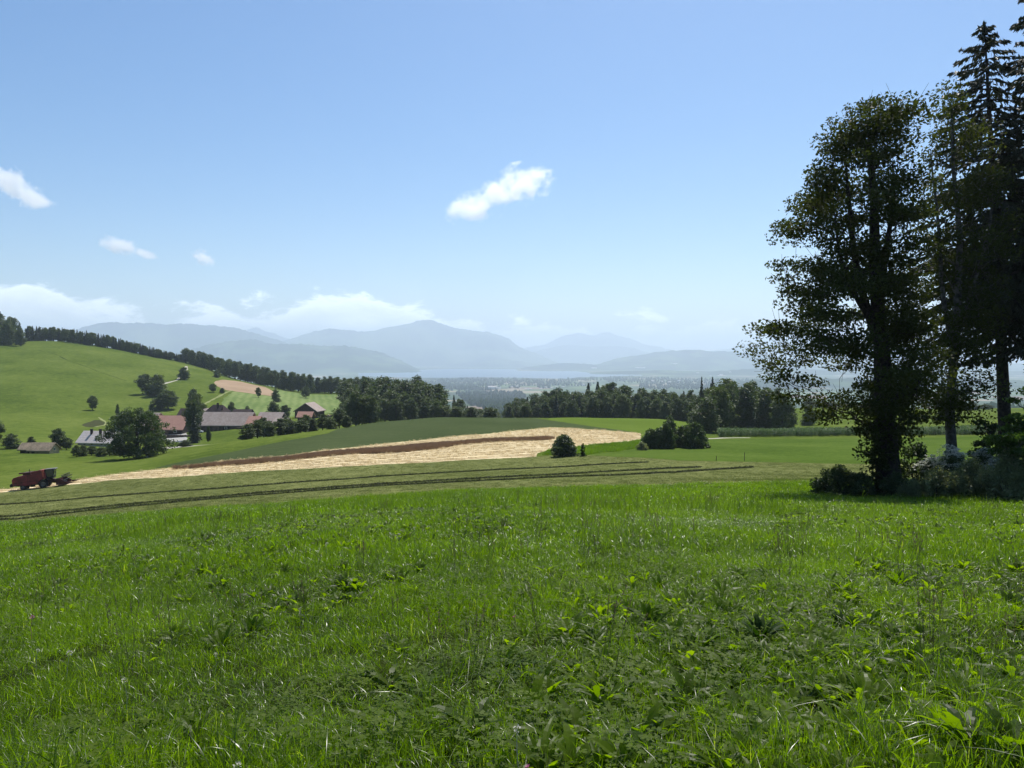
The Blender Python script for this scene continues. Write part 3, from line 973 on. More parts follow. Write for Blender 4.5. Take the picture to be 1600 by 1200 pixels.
def wood(prof, base, rows, label, group, conif=0.0, rowgap=12.0, dens=1.0, minh=9, maxh=26, yr=(150, 1000), wf=1.0, drop=0.0, seed=1):
    """a wood: rows of single trees, one behind the other; prof = where the tree tops stand, base = foot of the front row"""
    r = random.Random(seed)
    bx = [b[0] for b in base]
    n = 0
    for k in range(rows):
        cnt = {'tree': 0, 'conifer': 0}
        rn = ['front', 'second', 'third', 'fourth', 'rearmost'][k]
        px = bx[0] + r.uniform(0, 3)
        while px < bx[-1]:
            by = float(np.interp(px, bx, [b[1] for b in base]))
            if len(base[0]) == 3:
                Y0 = float(np.interp(px, bx, [b[2] for b in base]))
            else:
                Y0 = hit(px, by, *yr)[1]
            Y = Y0 + k * rowgap + r.uniform(-0.3, 0.3) * rowgap
            X = at(px, Y)
            top = float(np.interp(px, [p[0] for p in prof], [p[1] for p in prof])) + drop * (rows - 1 - k) / max(1, rows - 1)
            hgt = zpix(px, top, Y) - H(X, Y)
            hgt *= r.uniform(0.86, 1.03)
            hgt = min(max(hgt, minh), maxh)
            if r.random() < conif:
                kd = 'c%d' % r.randrange(3); w = hgt / 20.0 * r.uniform(1.0, 1.5); cat = 'conifer'
                lab = label[1]
                hgt *= 1.03
            else:
                kd = 'b%d' % r.randrange(6); w = max(hgt / 18.0, 0.6) * r.uniform(0.85, 1.15) * wf; cat = 'tree'
                lab = label[0]
            cnt[cat] += 1
            lab = '%s %s from left, %s row, %s' % (ordinal(cnt[cat]), 'leafy tree' if cat == 'tree' else 'conifer', rn, lab)
            put(kd, X, Y, hgt, lab, cat, group[1] if cat == 'conifer' else group[0], w, r=r)
            rad = (4.6 if cat == 'tree' else 3.2) * w
            px += rad * 1.25 / dens * FPX / Y * r.uniform(0.75, 1.25)
            n += 1
    return n


n1 = wood([(290, 544), (310, 547), (335, 554), (365, 563), (400, 569), (430, 577), (470, 583), (510, 588), (550, 591), (575, 588)],
          [(290, 567), (322, 576), (365, 592), (416, 603), (450, 611), (484, 615), (569, 615)], 2,
          ('wood above the striped field', 'wood above the striped field'),
          ('trees of the wood above the striped field', 'conifers of the wood above the striped field'), 0.05, 10, 0.95, wf=1.15, yr=(400, 900), seed=11)
n2 = wood([(45, 509), (70, 511), (100, 512), (125, 515), (150, 519), (200, 531), (250, 545), (290, 556)],
          [(45, 533), (75, 532.5), (100, 533), (150, 541), (200, 549.5), (250, 560), (286, 566)], 2,
          ('tree line along the hill crest', 'tree line along the hill crest'),
          ('leafy trees along the hill crest', 'spruces along the hill crest'), 0.6, 9, 1.0, minh=7, yr=(500, 790), wf=1.25, seed=12)
n3 = wood([(-60, 480), (0, 487), (20, 493), (35, 503), (44, 512)],
          [(-60, 533), (0, 538), (38, 541)], 3,
          ('dark wood topping the hill', 'dark wood topping the hill'),
          ('trees of the hilltop wood', 'conifers of the hilltop wood'), 0.3, 14, 0.8, yr=(500, 790), minh=9, maxh=30, drop=6, seed=13)
n4 = wood([(545, 590), (562, 586), (585, 580), (600, 584), (625, 585), (640, 588), (660, 586), (675, 591), (695, 602), (712, 619), (735, 634), (760, 643), (785, 650)],
          [(545, 660, 340), (600, 660, 330), (660, 660, 320), (720, 660, 315), (780, 660, 310)], 5,
          ('rounded wood behind the crop', 'rounded wood behind the crop'),
          ('trees of the rounded wood', 'conifers of the rounded wood'), 0.08, 22, 0.80, wf=1.25, minh=7, maxh=27, drop=34, seed=14)
n5 = wood([(793, 624), (810, 618), (830, 613), (850, 606), (870, 603), (890, 607), (905, 604), (930, 600), (960, 597), (980, 600), (1000, 602), (1030, 607), (1060, 606), (1090, 608), (1110, 606)],
          [(793, 657, 370), (900, 657, 355), (1000, 660, 345), (1105, 665, 320)], 4,
          ('dense wood behind the light field', 'dense wood behind the light field'),
          ('trees of the dense wood', 'conifers of the dense wood'), 0.13, 20, 0.95, minh=9, maxh=26, wf=1.1, drop=16, seed=15)
n6 = wood([(1085, 628), (1100, 612), (1120, 604), (1145, 590), (1165, 588), (1190, 588), (1205, 592), (1220, 602), (1243, 632)],
          [(1092, 680, 225), (1130, 675, 252), (1180, 673, 262), (1236, 671, 268)], 3,
          ('grove behind the maize', 'grove behind the maize'),
          ('trees of the grove behind the maize', 'conifers of the grove behind the maize'), 0.06, 12, 0.80, wf=1.15, minh=6, maxh=21, drop=14, seed=16)
print('wood trees', n1, n2, n3, n4, n5, n6)


def lone(kind, px, base, top, wpx, label, cat='tree', y0=150, y1=900, Y=None, group=None, leafy=1.0):
    if Y is None: X, Y = hit(px, base, y0, y1)
    else: X = at(px, Y)
    hgt = zpix(px, top, Y) - H(X, Y)
    rad = {'b': 4.9, 'c': 3.9}[kind[0]]
    return put(kind, X, Y, hgt * 1.03, label, cat, group, wid=wpx / FPX * Y / (2 * rad), sink=0.1)


# single trees around the farm and on the slopes
lone('b0', 145, 641, 619, 15, 'small round tree alone on the slope above the brown soil patch')
lone('b2', 228, 616, 586, 26, 'dark bushy tree on the left of the dense clump on the hillside')
lone('b3', 245, 619, 585, 32, 'dark bushy tree on the lower side of the dense hillside clump')
lone('b1', 288, 593, 574, 22, 'round tree beside the pale track on the hillside', y0=300)
lone('b3', 339, 590, 577, 11, 'little tree standing just under the hill wood', y0=300)
lone('b0', 263, 640, 611, 30, 'round tree behind the barn with the red roof')
lone('b3', 246, 641, 622, 24, 'low tree left of the round one behind the red roofed barn')
lone('c1', 236, 641, 628, 8, 'small dark conifer behind the silos', 'conifer')
lone('b1', 303, 643, 608, 24, 'tall pointed tree with a slim top behind the dark farmhouse')
lone('b0', 306, 655, 616, 28, 'leafy tree between the red roofed barn and the long barn', Y=352)
lone('c1', 303, 696, 647, 26, 'tall dark spruce in front of the farmyard', 'conifer', Y=262)
lone('b2', 302, 676, 628, 27, 'dark tree rising over the spruce in front of the farmyard', Y=300)
lone('b3', 288, 702, 687, 22, 'low dark bushy tree at the foot of the farmyard spruce', Y=238)
lone('b1', 326, 690, 666, 9, 'thin young tree on the lawn under the long barn', y0=200)
lone('b2', 404, 621, 606, 9, 'thin sparse tree at the lower edge of the tan field', y0=300)
lone('b3', 431, 628, 608, 14, 'dark small tree between the tan field and the striped field', y0=300)
lone('b0', 478, 622, 605, 14, 'dark round tree behind the brown gabled barn', y0=300)
lone('b2', 333, 613, 600, 13, 'small orchard tree left of the field path', y0=300)
lone('b1', 347, 614, 606, 10, 'low fruit tree next to the field path', y0=300)
lone('b0', 362, 641, 629, 12, 'bushy tree behind the long barn ridge', Y=385)
lone('b3', 387, 644, 634, 12, 'low bush tree by the end of the dark back roof', Y=385)
lone('b0', 427, 650, 628, 20, 'leafy tree behind the low grey roofs', Y=372)
lone('b2', 446, 652, 634, 18, 'pale leafy tree between the low grey roofs and the gabled barn', Y=372)
lone('b3', 18, 701, 677, 26, 'dark bushy tree left of the low brown roofed hut', y0=200, y1=320)
lone('b1', 48, 690, 682, 16, 'low bush tree behind the brown roofed hut', Y=262)
lone('b2', 92, 703, 671, 22, 'tall dark tree right of the brown roofed hut', y0=200, y1=320)
lone('b0', 104, 703, 684, 18, 'dark bushy tree between the hut and the pale roofed barn', y0=200, y1=320)
lone('b0', -8, 700, 656, 26, 'tall bush cut by the picture edge near the hut', y0=200, y1=320)
lone('b2', 184, 640, 633, 6, 'tiny dark tree behind the silos', Y=372)
for q, (x, b, t, w) in enumerate([(118, 704, 696, 14), (128, 705, 695, 16), (142, 707, 697, 17), (156, 709, 698, 18), (170, 710, 697, 18), (186, 712, 698, 20), (200, 713, 698, 18)]):
    lone('b%d' % (3 if q % 2 else 0), x, b, t, w, '%s low dark hedge bush from the left below the pale roofed house' % ordinal(q + 1), 'bush', Y=222 + (q % 3) * 3, group='hedge bushes below the pale roofed barn')
for q, (x, b, t, w) in enumerate([(386, 689, 662, 26), (402, 688, 656, 28), (420, 686, 658, 26), (438, 684, 655, 28), (455, 682, 656, 26), (470, 680, 655, 24), (488, 678, 654, 24), (504, 676, 647, 20), (516, 675, 650, 22), (530, 672, 640, 22), (541, 670, 648, 20), (412, 676, 652, 22), (446, 674, 651, 24), (478, 670, 648, 20)]):
    lone(['b3', 'b0', 'b1', 'b2'][q % 4], x, b, t + (q % 3), w, '%s leafy tree of the %s line in the hedge below the low grey roofs' % (ordinal(q + 1 if q < 11 else q - 10), 'front' if q < 11 else 'rear'), 'tree', Y=218 + (q * 7) % 11 + (14 if q > 10 else 0), group='trees of the hedge row below the farm')
lone('b0', 556, 672, 612, 34, 'tall leafy tree where the hedge row meets the rounded wood', Y=262)
lone('b2', 578, 668, 620, 34, 'leafy tree on the near side of the rounded wood', Y=262)
lone('c0', 1096, 632, 591, 17, 'slim dark spruce standing above the dense wood', 'conifer', Y=330)
lone('c2', 1113, 632, 592, 24, 'broad dark pine standing above the dense wood', 'conifer', Y=330)
lone('c1', 1110, 650, 601, 12, 'dark spruce at the right end of the dense wood', 'conifer', Y=320)
lone('b3', 1104, 682, 622, 42, 'leafy tree nearest to the shrub clump, in front of the grove', Y=222)
lone('b2', 1126, 680, 608, 40, 'light green tree at the near side of the grove', Y=232)
lone('b0', 1222, 674, 618, 34, 'light leafy tree at the far right of the grove', Y=246)
lone('b3', 1264, 665, 632, 24, 'round tree on the slope behind the maize', Y=300)
lone('b0', 1264, 645, 622, 18, 'bushy tree above the round one on the slope behind the maize', Y=420)
lone('b1', 1286, 652, 640, 9, 'small tree on the open slope, the darker of two', Y=370)
lone('b1', 1300, 651, 642, 7, 'tiny tree on the open slope, the thinner of two', Y=375)
for q, (x, t) in enumerate([(1275, 628), (1288, 627), (1302, 628), (1318, 628), (1334, 630), (1350, 632), (1500, 628), (1520, 630), (1540, 632)]):
    lone('b%d' % (q % 4), x, 645, t, 20, '%s dark tree from the left along the far crest behind the maize' % ordinal(q + 1), Y=470, group='trees along the far crest behind the maize')

# the far woods: too far off to be told apart tree by tree
ICO_V = None


def far_wood(name, regions, n, hgt, mat, seed, label=None):
    g = np.random.default_rng(seed)
    a = np.arange(7) * 2 * math.pi / 7
    tv = [(0, 0, 1.0)] + [(0.32 * math.cos(t), 0.32 * math.sin(t), 0.78) for t in a] + [(0.5 * math.cos(t + .4), 0.5 * math.sin(t + .4), 0.4) for t in a] + [(0.42 * math.cos(t), 0.42 * math.sin(t), -0.05) for t in a]
    tv = np.array(tv)
    tf = [(0, 1 + i, 1 + (i + 1) % 7) for i in range(7)]
    for L0 in (1, 8):
        for i in range(7):
            A, B_ = L0 + i, L0 + (i + 1) % 7
            tf += [(A, A + 7, B_ + 7), (A, B_ + 7, B_)]
    tf = np.array(tf)
    V, F, k = [], [], 0
    polys = [np.array(r, float) for r in regions]
    areas = np.array([0.5 * abs(np.dot(p[:, 0], np.roll(p[:, 1], 1)) - np.dot(p[:, 1], np.roll(p[:, 0], 1))) for p in polys])
    for p, A in zip(polys, areas):
        m = int(n * A / areas.sum()) + 5
        lo, hi = p.min(0), p.max(0)
        c = 0
        while c < m:
            q = g.uniform(lo, hi)
            if not in_poly(np.array([q[0]]), np.array([q[1]]), p)[0]: continue
            X, Y = hit(q[0], q[1], 900, 30000)
            h = hgt * g.uniform(0.6, 1.25); w = h * g.uniform(0.55, 0.9)
            v = tv * np.array([w, w, h]) * g.uniform(0.8, 1.2, (22, 1)) + np.array([X, Y, H(X, Y)])
            V.append(v); F.append(tf + k); k += 22; c += 1
    V = np.concatenate(V); F = np.concatenate(F)
    me = np_mesh(name, V, F, np.full(len(F), 3), [mat])
    o = link(bpy.data.objects.new(name, me))
    return tag(o, label, 'woodland', kind='stuff')


FARW = mat_leaf('far_wood_leaves', (0.014, 0.028, 0.014), (0.030, 0.050, 0.020), 0.05, 0.01, rough=0.9, spec=0.0)
far_wood('far_woodland', [[(680, 592), (780, 592), (860, 594), (900, 592), (960, 589.5), (1040, 590), (1060, 594), (960, 594), (860, 598), (780, 597), (680, 596.5)],
                      [(600, 596), (760, 597), (930, 599), (925, 603.5), (780, 603), (690, 606), (600, 606)],
                      [(690, 603), (740, 603), (782, 606), (775, 610), (720, 611), (690, 610)],
                      [(950, 594), (1100, 592), (1200, 594), (1200, 597), (1050, 600), (950, 597)],
                      [(1000, 600), (1150, 599), (1250, 600), (1250, 610), (1000, 608)],
                      [(840, 605), (862, 604), (860, 607), (842, 608)], [(795, 604), (812, 604), (812, 607), (795, 607)]], 2600, 19, FARW, 5,
         'bluish belts of far woodland in front of the lake')
far_wood('valley_woodland', [[(712, 615), (760, 613), (815, 615), (822, 622), (800, 634), (775, 640), (735, 634)],
                         [(755, 632), (805, 632), (812, 658), (760, 658)]], 900, 19, FARW, 6,
         'blue green woods down in the valley gap between the two nearer woods')

# ------------------------------------------------------------------ the near trees on the right
def near_tree(name, px0, Y, hgt, prof, axis_px, cb, ncl, nper, csz, leaf, mat, bark, trunk_r, label, seed, nlimb=30, top=None, flat=0.6, forks=(), inner=0.15, base_h=0.0):
    """prof: rows of (height, reach to the left, reach to the right) in metres; axis_px: sideways lean of the trunk with height"""
    g = np.random.default_rng(seed)
    X0 = at(px0, Y); z0 = H(X0, Y)
    hh = [p[0] for p in prof]
    def reach(h, a):
        z = cb + (hgt - cb) * h
        l = np.interp(z, hh, [p[1] for p in prof]); r = np.interp(z, hh, [p[2] for p in prof])
        c = math.cos(a)
        s = l if c < 0 else r
        d = 0.5 * (l + r)
        return abs(c) * s + (1 - abs(c)) * d
    axis = lambda h: (float(np.interp(cb + (hgt - cb) * h if True else h, [q[0] for q in axis_px], [q[1] for q in axis_px])), 0.0)
    C, sz, P = crown_pts(g, hgt, cb, reach, ncl, nper, csz, flat, inner, axis=axis, seed=seed, shell=2.0)
    # trunk
    zz = np.linspace(-0.6, hgt * 0.93, 16)
    ax = np.interp(zz, [q[0] for q in axis_px], [q[1] for q in axis_px])
    ay = 0.12 * np.sin(zz * 0.6 + seed)
    TP = np.stack([ax + 0.05 * np.sin(zz * 1.1), ay, zz], 1)
    tr = trunk_r * (1 - np.clip(zz / (hgt * 0.95), 0, 1)) ** 0.75 + 0.03
    tr[0] *= 1.7; tr[1] *= 1.25
    tubes = [(TP, tr)]
    nodes = [TP[i] for i in range(3, len(TP))]; nr = [tr[i] for i in range(3, len(TP))]
    for (h0_, h1_, dx, dy, r_) in forks:     # stems that fork from the trunk and rise beside it
        t = np.linspace(0, 1, 9)
        z = h0_ + (h1_ - h0_) * t
        x = np.interp(z, TP[:, 2], TP[:, 0]) + dx * np.sin(t * math.pi / 2) ** 0.8
        y = dy * np.sin(t * math.pi / 2) + 0.1 * np.sin(5 * t)
        Q = np.stack([x, y, z], 1); rr = r_ * (1 - t) ** 0.7 + 0.02
        tubes.append((Q, rr))
        nodes += [Q[i] for i in range(1, 9)]; nr += [rr[i] for i in range(1, 9)]
    order = np.argsort(-sz)
    for i in order:
        c = C[i]
        A = np.array(nodes); dist = np.linalg.norm(A - c, axis=1) + 2.2 * np.maximum(0, A[:, 2] - c[2] + 0.5)
        k = int(np.argmin(dist)); p0 = A[k]
        L = np.linalg.norm(c - p0)
        if L < 0.25: continue
        t = np.linspace(0, 1, 6)
        mid = (p0 + c) / 2 + np.array([0, 0, 0.10 * L]) + g.normal(0, 0.08 * L, 3)
        Q = ((1 - t) ** 2)[:, None] * p0 + (2 * t * (1 - t))[:, None] * mid + (t ** 2)[:, None] * c
        Q[1:-1] += g.normal(0, 0.035 * L, (4, 3))
        r0 = min(nr[k] * 0.55, 0.02 + 0.028 * L)
        rr = np.linspace(r0, 0.012, 6)
        tubes.append((Q, rr))
        if L > 0.9:
            for q in (2, 3, 4): nodes.append(Q[q]); nr.append(rr[q])
        for _ in range(3):       # twigs
            e = c + unit(g.normal(size=3)) * sz[i] * 0.8
            tubes.append((np.array([Q[4], (Q[4] + e) / 2 + g.normal(0, .06, 3), e]), np.array([0.014, 0.009, 0.005])))
    o = empty(name, (X0, Y, z0))
    link(bpy.data.objects.new('trunk', join_tubes('trunk', tubes, bark, 5)), o)
    link(bpy.data.objects.new('crown', quad_mesh('crown', quads(P, leaf, leaf * 0.62, g, 0.7), mat)), o)
    tag(o, label, 'tree')
    return o


YM = 35.0
def hp(py, px=1385, Y=YM): return zpix(px, py, Y) - H(at(px, Y), Y)
def mx(dpx, Y=YM): return dpx / FPX * Y


axm = [(hp(770), 0), (hp(640), mx(-8)), (hp(500), mx(-17)), (hp(350), mx(-32)), (hp(200), mx(-38)), (hp(150), mx(-36))]
prof = []
for y, l, r in [(735, 1362, 1396), (700, 1338, 1398), (660, 1312, 1402), (640, 1222, 1412), (610, 1190, 1428), (580, 1158, 1450), (550, 1150, 1440), (510, 1166, 1430), (480, 1190, 1425), (450, 1222, 1430), (410, 1216, 1430), (370, 1226, 1425),
                (320, 1230, 1440), (280, 1236, 1440), (255, 1252, 1440), (225, 1270, 1444), (205, 1288, 1442), (180, 1308, 1434), (165, 1318, 1424), (150, 1330, 1412)]:
    z = hp(y); xa = 1390 + np.interp(z, [q[0] for q in axm], [q[1] for q in axm]) * FPX / YM
    prof.append((z, mx(xa - l), mx(r - xa)))
maple = near_tree('maple_tree', 1390, YM, hp(150), prof, axm, hp(740), 235, 250, 1.15, 0.090, GREENS['near'], BARK, 0.46,
                  'big dark leafy tree with an ivy covered trunk, first beside the meadow', 3,
                  forks=[(hp(560), hp(240), mx(-32), 0.5, 0.20), (hp(470), hp(260), mx(26), -0.4, 0.14), (hp(520), hp(330), mx(-70), -0.6, 0.12), (hp(640), hp(500), mx(70), 0.6, 0.11)], flat=0.40, inner=0.32)

YA = 38.5
def hq(py): return zpix(1487, py, YA) - H(at(1487, YA), YA)
axa = [(0, 0), (hq(650), mx(0, YA)), (hq(500), mx(4, YA)), (hq(400), mx(6, YA)), (hq(300), mx(2, YA)), (hq(140), mx(-16, YA))]
prof = []
for y, l, r in [(700, 1440, 1540), (650, 1425, 1560), (600, 1415, 1565), (540, 1420, 1540), (480, 1425, 1560), (420, 1425, 1570), (360, 1425, 1580), (300, 1428, 1570), (240, 1435, 1560), (190, 1436, 1530), (160, 1445, 1500), (135, 1455, 1485)]:
    z = hq(y); xa = 1487 + np.interp(z, [q[0] for q in axa], [q[1] for q in axa]) * FPX / YA
    prof.append((z, mx(max(10, xa - l), YA), mx(max(10, r - xa), YA)))
near_tree('ash_tree', 1487, YA, hq(135), prof, axa, hq(655), 165, 130, 0.90, 0.088, GREENS['near'], BARK_G, 0.24,
          'slender leafy tree with a pale grey trunk standing between the maple and the leaning spruce', 5,
          forks=[(hq(560), hq(230), mx(-30, YA), 0.4, 0.12), (hq(520), hq(260), mx(45, YA), -0.5, 0.11)], inner=0.3)


def near_spruce(px0, Y, top_py, lean_px, R, cb_py, label, seed, trunk_r=0.36, nlev=60, gap=0.30, pw=0.60, per=46):
    X0 = at(px0, Y)
    Hh = zpix(px0, top_py, Y) - H(X0, Y)
    cb = zpix(px0, cb_py, Y) - H(X0, Y)
    g = np.random.default_rng(seed)
    ln = lean_px / FPX * Y
    t_, c_ = conifer_mesh(g, Hh, R, nlev, 8, cb, GREENS['needle'], 0.40, 0.13, 0.42, per, trunk_r, axis=lambda h: (ln * h ** 1.1, 0.0), gap=gap, pw=pw, thin=1.4)
    o = make_tree('spruce_tree', t_, c_, (X0, Y, H(X0, Y)))
    tag(o, label, 'conifer')


near_spruce(1576, 42.0, 34, -52, 5.6, 520, 'tall spruce with a bare lower trunk leaning towards the slender grey trunk', 31, per=62)
near_spruce(1634, 40.0, -70, -12, 4.6, 530, 'tall spruce cut by the edge of the picture, its boughs reaching in', 32, trunk_r=0.34, per=62)

# young beech with bright leaves at the edge
Xb, Yb = at(1606, 31.0), 31.0
near_tree('young_beech_tree', 1606, 31.0, 4.9, [(0.6, 0.7, 0.7), (1.5, 1.3, 1.4), (2.6, 1.45, 1.5), (3.8, 1.15, 1.2), (4.9, 0.3, 0.3)], [(0, 0), (6, 0.1)], 0.9, 60, 95, 0.42, 0.085, GREENS['beech'], BARK_G, 0.07,
          'young beech with bright green leaves at the right edge', 8, flat=0.35)
near_tree('sapling', 1543, 36.5, 3.3, [(0.5, 0.7, 0.7), (1.5, 1.2, 1.2), (3.3, 0.5, 0.5)], [(0, 0), (4, 0.1)], 0.8, 26, 60, 0.40, 0.085, GREENS['near2'], BARK, 0.05,
          'low dark sapling between the grey trunk and the leaning spruce', 9, flat=0.3)


def shrub(name, px, base, top, wpx, Y, mat, label, leaf=0.06, dens=1.0, seed=0, depth=0.8, cat='shrub', group=None, flower=None, spiky=0.0):
    g = np.random.default_rng(500 + seed)
    X = at(px, Y); z = H(X, Y)
    h = zpix(px, top, Y) - z
    w = wpx / FPX * Y / 2
    ncl = int(46 * max(1, w / 1.2) * dens)
    rf = lambda q, a: w * (1 if abs(math.cos(a)) > .5 else depth) * math.sqrt(max(0.02, 1 - q ** 2.2)) * (0.85 + 0.15 * math.sin(3 * a + seed))
    cs = max(0.16, 0.20 * min(w, h))
    C, sz, P = crown_pts(g, h * 1.0, 0.05, rf, ncl, int(120 * (cs / 0.3) ** 2 * (0.06 / leaf) ** 2) if cs / leaf < 9 else 170, cs, 0.85, 0.25, seed=seed)
    if spiky:
        k = g.uniform(0, 1, len(P)) < spiky
        P[k, 2] += g.uniform(0, 0.3, k.sum()) * h
    P[:, 2] = np.maximum(P[:, 2], 0.02)
    tubes = []
    for i in range(min(len(C), 26)):
        c = C[i]; s = np.array([c[0] * 0.25, c[1] * 0.25, -0.1])
        tubes.append((np.array([s, (s + c) / 2 + g.normal(0, 0.05, 3), c]), np.array([0.03, 0.018, 0.006])))
    o = empty(name, (X, Y, z))
    link(bpy.data.objects.new('foliage', quad_mesh('foliage', quads(P, leaf, leaf * 0.6, g, 0.8), mat)), o)
    link(bpy.data.objects.new('stem', join_tubes('stem', tubes, BARK, 4)), o)
    if flower:
        sel = C[C[:, 2] > h * 0.45]
        n = flower
        idx = g.integers(0, len(sel), n)
        fp = sel[idx] + unit(g.normal(size=(n, 3)) + np.array([0, 0, 1.2])) * cs * 1.5
        fl = fp[np.repeat(np.arange(n), 9)] + g.normal(0, 0.045, (n * 9, 3)) * np.array([1, 1, 0.4])
        link(bpy.data.objects.new('blossom', quad_mesh('blossom', quads(fl, 0.028, 0.024, g, 2.5), GREENS['blossom'])), o)
    return tag(o, label, cat, group)


GREENS['blossom'] = mat_leaf('white_blossom', (0.50, 0.52, 0.40), (0.80, 0.80, 0.68), 0.4, 2.0, tcol=(1, 1, 1))
shrub('shrub', 1312, 770, 731, 84, 34.5, GREENS['shrub'], 'low dark rounded shrub left of the big maple trunk', 0.060, 1.7, 1, depth=0.7)
shrub('shrub', 1345, 772, 738, 50, 34.0, GREENS['shrub'], 'low shrub touching the foot of the big maple trunk', 0.055, 1.4, 2)
shrub('ivy', 1372, 770, 690, 40, 34.6, GREENS['near'], 'ivy climbing round the foot of the big maple trunk', 0.075, 1.6, 3, depth=0.9, cat='ivy')
shrub('shrub', 1402, 772, 738, 66, 33.6, GREENS['shrub'], 'shrub in deep shade right of the big maple trunk', 0.06, 1.4, 4)
shrub('shrub', 1438, 768, 690, 70, 36.8, GREENS['hedge'], 'tall leafy shrub behind the white flowering one', 0.07, 1.5, 5)
shrub('elder_shrub', 1482, 772, 703, 92, 35.0, GREENS['shrub'], 'white flowering shrub under the grey trunk', 0.065, 1.7, 6, flower=520)
shrub('elder_shrub', 1540, 772, 705, 74, 36.0, GREENS['shrub'], 'white flowering shrub in front of the leaning spruce', 0.065, 1.6, 7, flower=440)
shrub('elder_shrub', 1590, 772, 712, 62, 34.0, GREENS['hedge'], 'shrub with few white flowers under the young beech', 0.065, 1.5, 8, flower=200)
shrub('weeds', 1468, 776, 738, 70, 32.6, GREENS['nettle'], 'grey green tall weeds in front of the first white flowering shrub', 0.05, 1.8, 9, cat='weeds', spiky=0.35)
shrub('weeds', 1520, 778, 726, 84, 32.2, GREENS['nettle'], 'grey green tall weeds in front of the second white flowering shrub', 0.05, 1.9, 10, cat='weeds', spiky=0.4)
shrub('weeds', 1578, 786, 716, 84, 30.6, GREENS['nettle'], 'tallest grey green weeds at the right edge below the beech', 0.05, 2.0, 11, cat='weeds', spiky=0.4)
shrub('weeds', 1425, 774, 752, 52, 33.0, GREENS['nettle'], 'short dark weeds between the maple trunk and the tall weeds', 0.045, 1.2, 12, cat='weeds', spiky=0.3)

# shrubs in the fields
shrub('willow_bush', 880, 711, 680, 46, 128, GREENS['shrub'], 'round dark bush alone at the end of the straw field', 0.19, 3.0, 20, cat='bush')
shrub('shrub', 911, 711, 693, 10, 127, GREENS['hedge'], 'small thin bush just right of the round field bush', 0.14, 1.0, 21, cat='bush')
for q, (x, b, t, w) in enumerate([(1018, 698, 670, 40), (1047, 696, 649, 32), (1040, 697, 662, 42), (1066, 694, 666, 34), (1086, 692, 660, 44)]):
    shrub('shrub', x, b, t, w, 150 + (q % 2) * 4, GREENS['hedge'], ['lowest left shrub of the clump at the tip of the straw field', 'tallest slim shrub of the clump at the tip of the straw field', 'dark rounded shrub at the middle of the clump by the straw field', 'narrow shrub between the tall one and the rightmost one of the clump', 'broad rounded shrub ending the clump towards the maize'][q], 0.22, 1.8, 22 + q, cat='bush')
shrub('shrub', 1003, 703, 690, 22, 146, GREENS['nettle'], 'low pale weeds at the left foot of the shrub clump', 0.15, 1.2, 30, cat='weeds')

# the big round tree below the farm
gT = np.random.default_rng(77)
YT = 200.0
XT = at(214, YT)
hT = (718 - 640) / FPX * YT
rT = 48 / FPX * YT
C, sz, P = crown_pts(gT, hT, 1.0, lambda h, a: rT * math.sqrt(max(0, 1 - (2 * h - 0.8) ** 2 / 1.5)) * 1.0, 210, 95, 1.25, 0.8, 0.3, seed=4)
o = empty('oak_tree', (XT, YT, H(XT, YT)))
link(bpy.data.objects.new('trunk', join_tubes('trunk', simple_trunk(gT, hT, 1.6, 0.5, C, 24), BARK)), o)
link(bpy.data.objects.new('crown', quad_mesh('crown', quads(P, 0.24, 0.16, gT, 0.6), GREENS['hedge'])), o)
tag(o, 'big round leafy tree in front of the farm, the largest on the left', 'tree')

# ------------------------------------------------------------------ the farm
def mat_roof(name, c1, c2, rows=0.33, c3=None):
    m = bpy.data.materials.new(name); m.use_nodes = True
    nt = m.node_tree; b = nt.nodes['Principled BSDF']
    b.inputs['Roughness'].default_value = 0.9; b.inputs['Specular IOR Level'].default_value = 0.08
    tc = nt.nodes.new('ShaderNodeTexCoord')
    n = nd(nt, 'ShaderNodeTexNoise', i_Scale=0.55, i_Detail=6.0, i_Roughness=0.7)
    nt.links.new(tc.outputs['Object'], n.inputs['Vector'])
    br = nd(nt, 'ShaderNodeTexBrick', i_Scale=1.0)
    br.inputs['Brick Width'].default_value = 0.5; br.inputs['Row Height'].default_value = rows
    br.inputs['Mortar Size'].default_value = 0.03
    br.inputs['Color1'].default_value = rgb(c1); br.inputs['Color2'].default_value = rgb(c2)
    br.inputs['Mortar'].default_value = rgb(tuple(x * 0.45 for x in c1))
    nt.links.new(tc.outputs['Object'], br.inputs['Vector'])
    mix = nt.nodes.new('ShaderNodeMix'); mix.data_type = 'RGBA'
    nt.links.new(smooth_n(nt, n.outputs['Fac'], 0.35, 0.7, 0, 0.75), mix.inputs[0])
    nt.links.new(br.outputs['Color'], mix.inputs[6])
    mix.inputs[7].default_value = rgb(c3 or tuple(x * 0.6 for x in c2))
    nt.links.new(mix.outputs[2], b.inputs['Base Color'])
    return m


